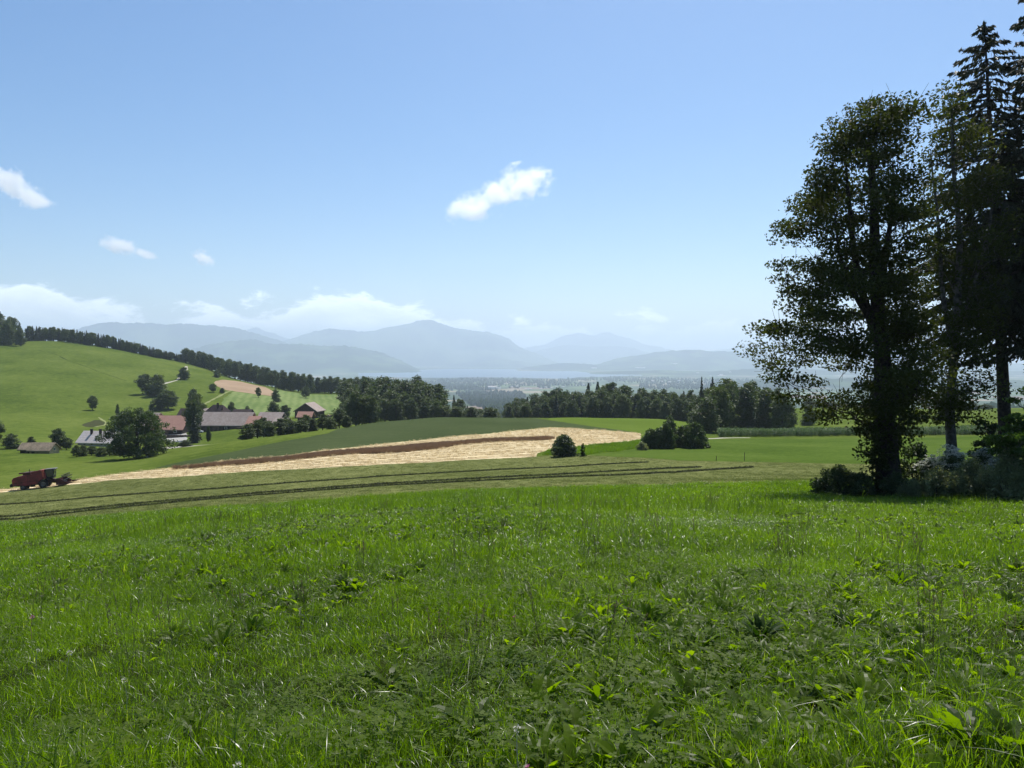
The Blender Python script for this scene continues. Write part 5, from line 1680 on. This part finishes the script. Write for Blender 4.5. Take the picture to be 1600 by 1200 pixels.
def leafy(g, n, rad, hlo, hhi, L, W, mat, tilt=0.7, name='herb', clover=False):
    """broad leaves on short stalks: dandelion, dock, clover"""
    mb = MB()
    for i in range(n):
        a = g.uniform(0, 6.283); r = rad * math.sqrt(g.uniform(0, 1)); h = g.uniform(hlo, hhi)
        x, y = r * math.cos(a), r * math.sin(a)
        if clover:
            for k in range(3):
                b = a + k * 2.094 + g.uniform(-.2, .2); l = L * g.uniform(.8, 1.2)
                dx, dy = math.cos(b), math.sin(b); up = g.uniform(-.15, .35)
                c = Vector((x, y, h)); d = Vector((dx, dy, up)).normalized(); s = Vector((-dy, dx, 0))
                V = [c, c + d * l * .55 - s * W * .5, c + d * l, c + d * l * .55 + s * W * .5]
                mb.add(V, [(0, 1, 2, 3)])
            mb.add([(x - .001, y, 0), (x + .001, y, 0), (x, y, h)], [(0, 1, 2)])
        else:
            l = L * g.uniform(.6, 1.25); w = W * g.uniform(.7, 1.2)
            e = g.uniform(0.15, tilt) * 1.5
            b = a if g.uniform() < .7 else g.uniform(0, 6.28)
            dx, dy = math.cos(b), math.sin(b); s = Vector((-dy, dx, 0))
            V = []; N = 6
            for k in range(N + 1):
                t = k / N
                el = e * (1 - 1.1 * t)
                cx = x * .3 + dx * l * (t * math.cos(e * .7)); cy_ = y * .3 + dy * l * (t * math.cos(e * .7))
                cz = h * .2 + l * (math.sin(e) * t - 0.42 * t * t)
                wk = w * (0.14 if k == 0 else math.sin(math.pi * (t ** .75)) ** .8 + .04) * (1 + .18 * ((k % 2) * 2 - 1))
                c = Vector((cx, cy_, max(cz, .005)))
                V += [c - s * wk / 2 + Vector((0, 0, wk * .16)), c, c + s * wk / 2 + Vector((0, 0, wk * .16))]
            F = []
            for k in range(N):
                q = 3 * k; F += [(q, q + 1, q + 4, q + 3), (q + 1, q + 2, q + 5, q + 4)]
            mb.add(V, F)
    return mb.mesh(name, mat)


G1 = mat_leaf('meadow_grass', (0.022, 0.048, 0.003), (0.120, 0.176, 0.007), 0.54, 0.35, tcol=(2.1, 2.45, 0.25), rough=0.32, vary=0.25, spec=0.45, isl=0.6, bright=((0.13, 0.20, 0.010), 0.12), third=((0.30, 0.32, 0.15), 0.05))  # the pale share of blades puts small glints into the colour
G2 = mat_leaf('long_grass', (0.032, 0.060, 0.004), (0.115, 0.165, 0.010), 0.52, 0.12, tcol=(2.0, 2.4, 0.3), rough=0.30, vary=0.25, spec=0.6, isl=0.5, third=((0.20, 0.24, 0.10), 0.04))
G3 = mat_leaf('herb_leaves', (0.028, 0.056, 0.004), (0.100, 0.145, 0.008), 0.6, 1.2, tcol=(2.5, 2.7, 0.25), rough=0.42, vary=0.35, spec=0.2, isl=0.5, bright=((0.12, 0.18, 0.010), 0.1))
G4 = mat_leaf('clover_leaves', (0.034, 0.066, 0.006), (0.105, 0.150, 0.012), 0.5, 1.2, tcol=(1.9, 2.3, 0.3), rough=0.55, vary=0.35, spec=0.12, isl=0.5)
SEED = mat_leaf('seed_heads', (0.10, 0.085, 0.05), (0.20, 0.17, 0.10), 0.3, 1.0, tcol=(1.3, 1.2, 0.9), rough=0.7)
WHITE = mat_leaf('clover_flower', (0.40, 0.40, 0.33), (0.62, 0.60, 0.52), 0.35, 3.0, tcol=(1.1, 1.1, 1.0), rough=0.7)
PINK = mat_leaf('pink_flower', (0.35, 0.12, 0.22), (0.50, 0.2, 0.32), 0.35, 3.0, tcol=(1.3, 0.8, 1.0), rough=0.7)

gg = np.random.default_rng(21)


def sector(g, n, y0, y1, uw=0.80):
    """random ground points in the wedge in front of the viewer; even density per square metre"""
    Y = np.sqrt(g.uniform(y0 ** 2, y1 ** 2, n)) if y0 > 0 else y1 * np.sqrt(g.uniform(0, 1, n))
    X = g.uniform(-1, 1, n) * (uw * Y + 1.2)
    return X, Y


MP = np.array(FIELDS[0][1])


def in_meadow(X, Y): return in_poly(X, Y, MP)


def fbm(X, Y, s, seed=0):
    r = np.zeros(len(X)); a = 1; q = np.random.default_rng(int(seed) + 900)
    for o_ in range(4):
        for _ in range(3):
            t = q.uniform(0, 6.28); p = q.uniform(0, 6.28)
            r += a / 3 * np.sin((X * math.cos(t) + Y * math.sin(t)) * s * 2 ** o_ + p)
        a *= .6
    return r


def scat(name, protos, X, Y, smin, smax, label, cat, hs=None, dz=0.0, tilt=0.12, g=gg, mask=None):
    m = in_meadow(X, Y) if mask is None else mask
    X, Y = X[m], Y[m]
    if hs is not None: hs = hs[m]
    n = len(X)
    P = np.stack([X, Y, hz(X, Y) + dz], 1)
    rot = np.stack([g.normal(0, tilt, n), g.normal(0, tilt, n), g.uniform(0, 6.283, n)], 1)
    s = g.uniform(smin, smax, n)
    sc = np.stack([s, s, s * (hs if hs is not None else 1)], 1)
    return scatter(name, protos, P, rot, sc, g.integers(0, len(protos), n), label, cat)


tufts = [blades(np.random.default_rng(300 + i), 125, 0.17, 0.04, 0.15, 0.0038, G1, 0.9) for i in range(6)]
longs = [blades(np.random.default_rng(320 + i), 30, 0.12, 0.18, 0.38, 0.0055, G2, 0.75, seg=5) for i in range(5)]
herbs = [leafy(np.random.default_rng(340 + i), 13, 0.09, 0.02, 0.12, [0.14, 0.18, 0.12, 0.16, 0.10][i], [0.028, 0.036, 0.030, 0.022, 0.030][i], G3, tilt=1.0) for i in range(5)]
clov = [leafy(np.random.default_rng(360 + i), 26, 0.16, 0.02, 0.12, 0.020, 0.019, G4, clover=True) for i in range(4)]

X, Y = sector(gg, 5200, 1.2, 9.5)
d = fbm(X, Y, 1.6, 1)
scat('grass', tufts, X, Y, 0.75, 1.25, 'fine green meadow grass close to the viewer', 'grass', hs=np.clip(0.95 + 0.45 * d, .35, 1.9))
X, Y = sector(gg, 1300, 1.5, 11)
k = fbm(X, Y, 0.9, 2) > 0.05
scat('tall_grass', longs, X[k], Y[k], 0.5, 1.05, 'long arching grass blades among the meadow grass', 'grass', tilt=0.22)
X, Y = sector(gg, 4200, 1.3, 9.5)
k = (fbm(X, Y, 0.9, 3) + 0.35 * (X / (0.6 * Y)) - 0.12 * (Y - 4)) > gg.uniform(-.6, .5, len(X))
scat('meadow_herbs', herbs, X[k], Y[k], 0.6, 1.35, 'broad leaved herbs with glossy leaves in the meadow', 'herbs', tilt=0.15)
X, Y = sector(gg, 3300, 1.3, 10)
k = fbm(X, Y, 0.9, 4) > gg.uniform(-0.3, 2.6, len(X))
scat('clover', clov, X[k], Y[k], 0.8, 1.4, 'patches of clover leaves in the meadow', 'clover', tilt=0.15)

mid = [blades(np.random.default_rng(380 + i), 130, 0.26, 0.05, 0.15, 0.0072, G1, 0.85, seg=3) for i in range(5)]
midl = [leafy(np.random.default_rng(390 + i), 18, 0.20, 0.03, 0.12, 0.12, 0.036, G3, tilt=1.0) for i in range(3)]
X, Y = sector(gg, 14500, 9.0, 25)
scat('middle_grass', mid, X, Y, 0.8, 1.3, 'green grass of the meadow a little farther off', 'grass', hs=np.clip(0.9 + 0.40 * fbm(X, Y, .7, 5), .3, 1.7))
X, Y = sector(gg, 4200, 8.0, 24)
k = fbm(X, Y, 0.5, 6) > gg.uniform(-.3, 1.2, len(X))
scat('middle_herbs', midl, X[k], Y[k], 0.7, 1.3, 'leafy herbs in the meadow a little farther off', 'herbs', dz=0.03)
far = [blades(np.random.default_rng(400 + i), 130, 0.48, 0.06, 0.17, 0.015, G1, 0.8, seg=2) for i in range(4)]
farl = [blades(np.random.default_rng(410 + i), 30, 0.40, 0.35, 0.60, 0.012, G2, 0.35, seg=3) for i in range(3)]
X, Y = sector(gg, 27000, 23, 82)
scat('distant_grass', far, X, Y, 0.8, 1.4, 'bright grass towards the far edge of the meadow', 'grass', hs=np.clip(0.9 + 0.3 * fbm(X, Y, .25, 7), .4, 1.6))
X, Y = sector(gg, 5200, 12, 70)
k = fbm(X, Y, 0.22, 8) > 0.1
scat('grass_stalks', farl, X[k], Y[k], 0.6, 1.15, 'taller grass stalks standing above the meadow', 'grass')

# flowers of white and pink clover, and dry seed stalks
def clover_flower(i, mat):
    g = np.random.default_rng(430 + i)
    mb = MB(); h = 0.19
    mb.tube([(0, 0, 0), (.01, 0, h * .6), (0.005, 0.01, h)], [.0012, .0012, .001], 4)
    for k in range(26):
        d = unit(g.normal(size=3) + np.array([0, 0, .5])); p = Vector((0.005, .01, h)) + Vector(d) * .010; q = p + Vector(d) * .007
        s = Vector(unit(np.cross(d, [0.3, .5, .8]))) * .004
        mb.add([p - s, q, p + s], [(0, 1, 2)])
    return mb.mesh('clover_flower', mat)


X, Y = sector(gg, 130, 2.2, 13)
k = fbm(X, Y, 0.8, 9) > 0.0
scat('white_clover_flowers', [clover_flower(i, WHITE) for i in range(2)], X[k], Y[k], 0.8, 1.4, 'small white clover flowers dotted over the meadow', 'flowers')
X, Y = sector(gg, 6, 2.4, 7)
scat('pink_clover_flowers', [clover_flower(5, PINK)], X, Y, 0.9, 1.3, 'few pink clover flowers in the near meadow', 'flowers')


def seed_stalk(i):
    g = np.random.default_rng(450 + i); mb = MB()
    for s in range(7):
        x, y = g.normal(0, .06, 2); h = g.uniform(.35, .6); lx, ly = g.normal(0, .06, 2)
        mb.tube([(x, y, 0), (x + lx * .4, y + ly * .4, h * .6), (x + lx, y + ly, h)], [.0014, .001, .0008], 4)
        for k in range(16):
            t = g.uniform(.72, 1); a = g.uniform(0, 6.28)
            p = Vector((x + lx * t, y + ly * t, h * t)); q = p + Vector((math.cos(a) * .008, math.sin(a) * .008, .016)); r_ = p + Vector((0, 0, .012))
            mb.add([p, q, r_], [(0, 1, 2)])
    return mb.mesh('seed_stalk', SEED)


X, Y = sector(gg, 600, 3, 22)
k = fbm(X, Y, 0.5, 10) > 0.2
scat('seed_stalks', [seed_stalk(i) for i in range(3)], X[k], Y[k], 0.7, 1.1, 'thin brownish grass seed stalks above the meadow', 'grass')

# single larger plants one can point to
def plant(name, px, py, label, cat, n, L, W, sc, seed, tilt=0.7, mat=None):
    X, Y = hit(px, py, 1.5, 60)
    o = empty(name, (X, Y, H(X, Y)))
    me = leafy(np.random.default_rng(seed), n, 0.06, 0.02, 0.08, L, W, mat or G3, tilt)
    link(bpy.data.objects.new('foliage', me), o)
    sc *= 0.85
    o.scale = (sc, sc, sc)
    mb = MB(); mb.tube([(0, 0, -.05), (0, 0, .03), (0.005, 0, .06)], [.012, .010, .006], 6); mb.build('stem', SEED, o)
    tag(o, label, cat)


DOCK = mat_leaf('dock_leaves', (0.014, 0.034, 0.004), (0.034, 0.066, 0.008), 0.3, 2.0, tcol=(1.6, 1.9, 0.3), rough=0.6, vary=0.1, spec=0.1)
plant('dock_plant', 1190, 1008, 'dark dock plant with upright long leaves standing in the near meadow', 'dock plant', 34, 0.30, 0.036, 1.1, 61, 1.3, DOCK)
plant('dock_plant', 1318, 985, 'smaller dark dock plant right of the big dark one', 'dock plant', 18, 0.22, 0.034, 1.0, 62, 1.2, DOCK)
plant('dock_plant', 487, 975, 'dark low plant in the middle of the meadow left of centre', 'dock plant', 18, 0.2, 0.036, 1.0, 63, 1.1, DOCK)
plant('dandelion_plant', 612, 1078, 'bright broad leaved rosette left of centre in the near meadow', 'leafy plant', 16, 0.26, 0.065, 1.0, 64, .8)
plant('dandelion_plant', 1215, 1165, 'bright leafy rosette at the bottom edge under the dark dock', 'leafy plant', 16, 0.24, 0.06, 1.0, 65, .8)
plant('dandelion_plant', 740, 1150, 'bright broad rosette near the bottom edge at centre', 'leafy plant', 16, 0.25, 0.07, 1.0, 66, .85)
plant('dandelion_plant', 905, 1160, 'upright bright leaves at the bottom edge right of centre', 'leafy plant', 14, 0.25, 0.055, 1.0, 67, 1.0)
plant('dandelion_plant', 1510, 1100, 'leafy bright plant near the right edge of the meadow', 'leafy plant', 15, 0.26, 0.055, 1.0, 68, .9)

# ------------------------------------------------------------------ standing wheat, straw, maize, cut grass swaths
WHEAT = mat_leaf('ripe_wheat', (0.24, 0.165, 0.10), (0.36, 0.26, 0.17), 0.20, 0.5, tcol=(1.3, 1.0, 0.7), rough=0.7, spec=0.15)
STRAW = mat_leaf('cut_straw', (0.50, 0.395, 0.225), (0.80, 0.67, 0.43), 0.20, 0.6, tcol=(1.2, 1.1, 0.8), rough=0.6, spec=0.3)
MAIZE = mat_leaf('maize_leaves', (0.030, 0.062, 0.012), (0.062, 0.105, 0.020), 0.35, 0.5, tcol=(1.6, 1.9, 0.5), rough=0.45)
CUT = mat_leaf('cut_grass_swath', (0.030, 0.034, 0.014), (0.075, 0.080, 0.035), 0.15, 1.0, tcol=(1.3, 1.3, 0.8), rough=0.8)
OLIVE = mat_leaf('short_cut_grass', (0.095, 0.115, 0.035), (0.17, 0.185, 0.070), 0.30, 0.3, tcol=(1.4, 1.5, 0.6), rough=0.6, spec=0.2)

wt = [blades(np.random.default_rng(600 + i), 70, 0.42, 0.7, 0.92, 0.022, WHEAT, 0.12, seg=2) for i in range(3)]
WP = poly([(255, 734), (300, 731), (337, 726.8), (400, 721), (461, 715.5), (560, 705.5), (634, 700), (687, 695), (770, 688.8), (857, 685.5), (866, 686), (857, 687.5), (790, 690), (719, 695), (680, 702), (634, 706.6), (560, 709.5), (500, 714.5), (450, 720), (380, 726), (300, 732)], 80, 260)


def fill(P, n, g, inset=0):
    P = np.array(P); lo, hi = P.min(0), P.max(0)
    X = g.uniform(lo[0], hi[0], n * 8); Y = g.uniform(lo[1], hi[1], n * 8)
    k = in_poly(X, Y, P); X, Y = X[k][:n], Y[k][:n]
    return X, Y


def area(P):
    P = np.array(P); return 0.5 * abs(np.dot(P[:, 0], np.roll(P[:, 1], 1)) - np.dot(P[:, 1], np.roll(P[:, 0], 1)))


def cover(name, protos, P, dens, label, cat, smin=.8, smax=1.2, cap=30000, hs=None, tilt=.12, keep=None):
    n = int(min(cap, area(P) * dens))
    X, Y = fill(P, n, gg)
    if keep is not None:
        k = keep(X, Y); X, Y = X[k], Y[k]
    print(name, len(X), 'area', round(area(P)))
    return scat(name, protos, X, Y, smin, smax, label, cat, mask=np.ones(len(X), bool), tilt=tilt)


cover('standing_wheat', wt, WP, 9.0, 'strip of brown standing wheat not yet cut, inside the straw field', 'wheat', cap=26000)
stw = [blades(np.random.default_rng(620 + i), 40, 0.55, 0.10, 0.30, 0.035, STRAW, 1.0, seg=2) for i in range(4)]
SP = poly(st_front, 70, 300)
cover('straw_swaths', stw, SP, 3.2, 'pale cut straw lying in rows over the stubble', 'straw', cap=34000, tilt=.3,
      keep=lambda X, Y: (np.sin((X * math.sin(R(22)) - Y * math.cos(R(22))) * 1.45 + 1.2 * fbm(X, Y, .06, 12)) + .5 * fbm(X, Y, .5, 13) > 0.0) & ~in_poly(X, Y, np.array(WP)))
olv = [blades(np.random.default_rng(640 + i), 60, 0.6, 0.04, 0.10, 0.02, OLIVE, .6, seg=2) for i in range(3)]
BP = E_M[2:-2] + E_B[2:-2][::-1]
cover('mown_stubble', olv, BP, 2.4, 'short pale cut grass of the mown field', 'grass', cap=30000)

mz = []
for i in range(3):
    g = np.random.default_rng(660 + i); mb = MB()
    mb.tube([(0, 0, 0), (0, 0, 1.2), (0, 0, 2.3)], [.02, .018, .008], 5)
    for k in range(11):
        a = g.uniform(0, 6.28); z = .3 + k * .18; l = g.uniform(.5, .85); d = Vector((math.cos(a), math.sin(a), 0)); s = Vector((-math.sin(a), math.cos(a), 0)) * .05
        c0 = Vector((0, 0, z)); c1 = c0 + d * l * .5 + Vector((0, 0, .32)); c2 = c0 + d * l + Vector((0, 0, .02))
        mb.add([c0 - s, c0 + s, c1 + s * 1.2, c1 - s * 1.2, c2], [(0, 1, 2, 3), (3, 2, 4)])
    mz.append(mb.mesh('maize', MAIZE))
ZP = poly([(1124, 683.3), (1170, 682.6), (1240, 682), (1323, 681.3), (1450, 680.5), (1600, 677)], 120, 260)
ZP = ZP + [(x * 1.09 + (0 if i_ else 4), y * 1.10) for i_, (x, y) in enumerate(ZP[::-1])]
cover('maize_field', mz, ZP, 3.0, 'tall green maize in a long strip before the wooded grove', 'maize', cap=26000, smin=.68, smax=.9)
wd = [blades(np.random.default_rng(680 + i), 60, 0.5, 0.25, 0.6, 0.03, G2, .4, seg=2) for i in range(3)]
cover('field_margin', wd, poly([(857, 704), (880, 700), (916, 697), (1001, 688), (1012, 690), (1005, 699), (1001, 701), (960, 706), (916, 711), (880, 712), (850, 711)], 90, 220), 2.2, 'rough green margin below the end of the straw field', 'grass', cap=9000)


def swath(line, label, w=0.55, seed=0):
    """a row of cut grass raked together: a lumpy ridge of blades"""
    g = np.random.default_rng(700 + seed)
    c = [np.array(hit(x, y, 55, 140)) for x, y in line]
    P = []
    for a, b in zip(c[:-1], c[1:]):
        n = max(1, int(np.linalg.norm(b - a) / 0.22))
        for k in range(n): P.append(a + (b - a) * k / n)
    P = np.array(P); P += np.stack([np.zeros(len(P)), 0.18 * np.sin(P[:, 0] * .7 + seed) + .1 * np.sin(P[:, 0] * 2.1)], 1)
    n = len(P) * 60
    i = g.integers(0, len(P), n)
    dens = 0.55 + 0.45 * np.sin(P[:, 0] * .9 + seed) * np.sin(P[:, 0] * .37)
    k = g.uniform(0, 1, n) < np.clip(dens[i] + .35, .1, 1); i = i[k]; n = len(i)
    q = P[i] + g.normal(0, 1, (n, 2)) * np.array([.15, w * .33])
    z = hz(q[:, 0], q[:, 1]) + np.abs(g.normal(0, .06, n)) * np.exp(-((q[:, 1] - P[i, 1]) / w) ** 2)
    C = np.stack([q[:, 0], q[:, 1], z + 0.02], 1)
    me = quad_mesh('hay_swath', quads(C, 0.13, 0.035, g, 0.3), CUT)
    o = link(bpy.data.objects.new('hay_swath', me))
    tag(o, label, 'hay swath')


swath([(-150, 803), (0, 789), (120, 780), (240, 770.5), (400, 759), (560, 747.5), (700, 739), (780, 734), (900, 729), (1014, 722.8)], 'thin upper row of dark cut grass across the mown field', .34, 1)
swath([(-150, 823), (0, 808.5), (120, 797), (240, 785), (400, 771), (560, 759), (700, 750.5), (800, 745.5), (929, 738.5), (1010, 734.5), (1094, 730)], 'upper one of the close pair of dark cut grass rows', .42, 2)
swath([(-150, 829), (0, 813), (120, 801), (240, 788.5), (400, 774), (560, 762), (700, 754), (800, 749.5), (960, 743), (1060, 738.5), (1120, 734), (1175, 730)], 'lower one of the close pair of dark cut grass rows', .42, 3)

# ------------------------------------------------------------------ the small clouds, above the haze
def cloud(px, py, D, w_px, h_px, tilt, lobes, label, seed, dens=0.012, thr=0.0):
    d = pix_dir(px, py); c = d * (D / d[1]); c[2] += CZ
    m = bpy.data.materials.new('cloud_vapour'); m.use_nodes = True
    nt = m.node_tree; nt.nodes.clear()
    out = nt.nodes.new('ShaderNodeOutputMaterial'); pv = nt.nodes.new('ShaderNodeVolumePrincipled')
    pv.inputs['Color'].default_value = (1, 1, 1, 1); pv.inputs['Anisotropy'].default_value = 0.62
    tc = nt.nodes.new('ShaderNodeTexCoord')
    f = None
    for (x, z, rx, rz) in lobes:
        mp = nt.nodes.new('ShaderNodeMapping'); mp.vector_type = 'POINT'
        mp.inputs['Scale'].default_value = (1 / rx, 1 / 0.9, 1 / rz)
        mp.inputs['Location'].default_value = (-x / rx, 0, -z / rz)
        nt.links.new(tc.outputs['Object'], mp.inputs[0])
        ln = nt.nodes.new('ShaderNodeVectorMath'); ln.operation = 'LENGTH'
        nt.links.new(mp.outputs[0], ln.inputs[0])
        v = math_n(nt, 'SUBTRACT', 1.0, ln.outputs['Value'])
        f = v if f is None else math_n(nt, 'MAXIMUM', f, v)
    n = nd(nt, 'ShaderNodeTexNoise', i_Scale=2.9, i_Detail=9.0, i_Roughness=0.7)
    mp = nt.nodes.new('ShaderNodeMapping'); mp.inputs['Location'].default_value = (seed * 3.7, seed, 0)
    mp.inputs['Scale'].default_value = (1, 0.8, h_px / w_px * 1.3)
    nt.links.new(tc.outputs['Object'], mp.inputs[0]); nt.links.new(mp.outputs[0], n.inputs['Vector'])
    v = math_n(nt, 'ADD', math_n(nt, 'MULTIPLY', f, 1.1), math_n(nt, 'MULTIPLY', math_n(nt, 'SUBTRACT', n.outputs['Fac'], 0.5), 3.6))
    nt.links.new(math_n(nt, 'MULTIPLY', smooth_n(nt, v, 0.34 + thr, 1.0 + thr), dens), pv.inputs['Density'])
    nt.links.new(pv.outputs[0], out.inputs['Volume'])
    m.cycles.volume_step_rate = 0.25
    # a lumpy closed hull around the vapour
    V, F = [], []
    nu, nv = 24, 12
    for j in range(nv + 1):
        th = math.pi * j / nv
        for i in range(nu):
            ph = 2 * math.pi * i / nu
            q = Vector((math.sin(th) * math.cos(ph), math.sin(th) * math.sin(ph), math.cos(th)))
            r = 1.0 + 0.10 * mn.noise(q * 2.5 + Vector((seed, 0, 0)))
            V.append(q * r)
    for j in range(nv):
        for i in range(nu):
            F.append((j * nu + i, (j + 1) * nu + i, (j + 1) * nu + (i + 1) % nu, j * nu + (i + 1) % nu))
    me = bpy.data.meshes.new('cloud'); me.from_pydata(V, [], F); me.materials.append(m); me.update()
    o = link(bpy.data.objects.new('cloud', me))
    o.location = c
    s = D / FPX / 2
    o.scale = (w_px * s, h_px * s * 1.6, h_px * s)
    o.rotation_euler = (0, -tilt, -math.atan2(c[0], c[1]))
    tag(o, label, 'cloud')


cloud(780, 303, 9000, 190, 84, R(17), [(-0.45, -0.2, 0.62, 0.62), (0.0, 0.05, 0.5, 0.5), (0.42, 0.12, 0.62, 0.8)], 'bright white cloud alone high over the highest mountain', 1)
cloud(30, 295, 9500, 124, 70, R(-22), [(-0.25, 0.08, 0.75, 0.85), (0.30, -0.12, 0.65, 0.6)], 'white cloud cut by the left edge of the picture', 2)
cloud(198, 389, 12000, 104, 42, R(-14), [(-0.2, 0.1, 0.7, 0.8), (0.5, 0, 0.45, 0.45)], 'thin slanting cloud over the left mountain range', 3, dens=0.014)
cloud(317, 403, 12000, 54, 34, R(-28), [(0, 0, 0.85, 0.8)], 'smallest white cloud right of the thin slanting one', 4, dens=0.016)

# ------------------------------------------------------------------ haze: the air between here and the mountains
hm = bpy.data.materials.new('haze_air'); hm.use_nodes = True
nt = hm.node_tree; nt.nodes.clear()
ho = nt.nodes.new('ShaderNodeOutputMaterial')
pv = nt.nodes.new('ShaderNodeVolumePrincipled')
pv.inputs['Color'].default_value = (0.74, 0.86, 1.0, 1)
pv.inputs['Density'].default_value = HAZE_D
pv.inputs['Anisotropy'].default_value = 0.45
nt.links.new(pv.outputs[0], ho.inputs['Volume'])
mb = MB(); mb.box(-45000, 45000, -2500, 38500, -266, HAZE_TOP)
hz_o = mb.build('haze', hm)
tag(hz_o, 'pale blue summer haze filling the valley air', 'haze', kind='stuff')
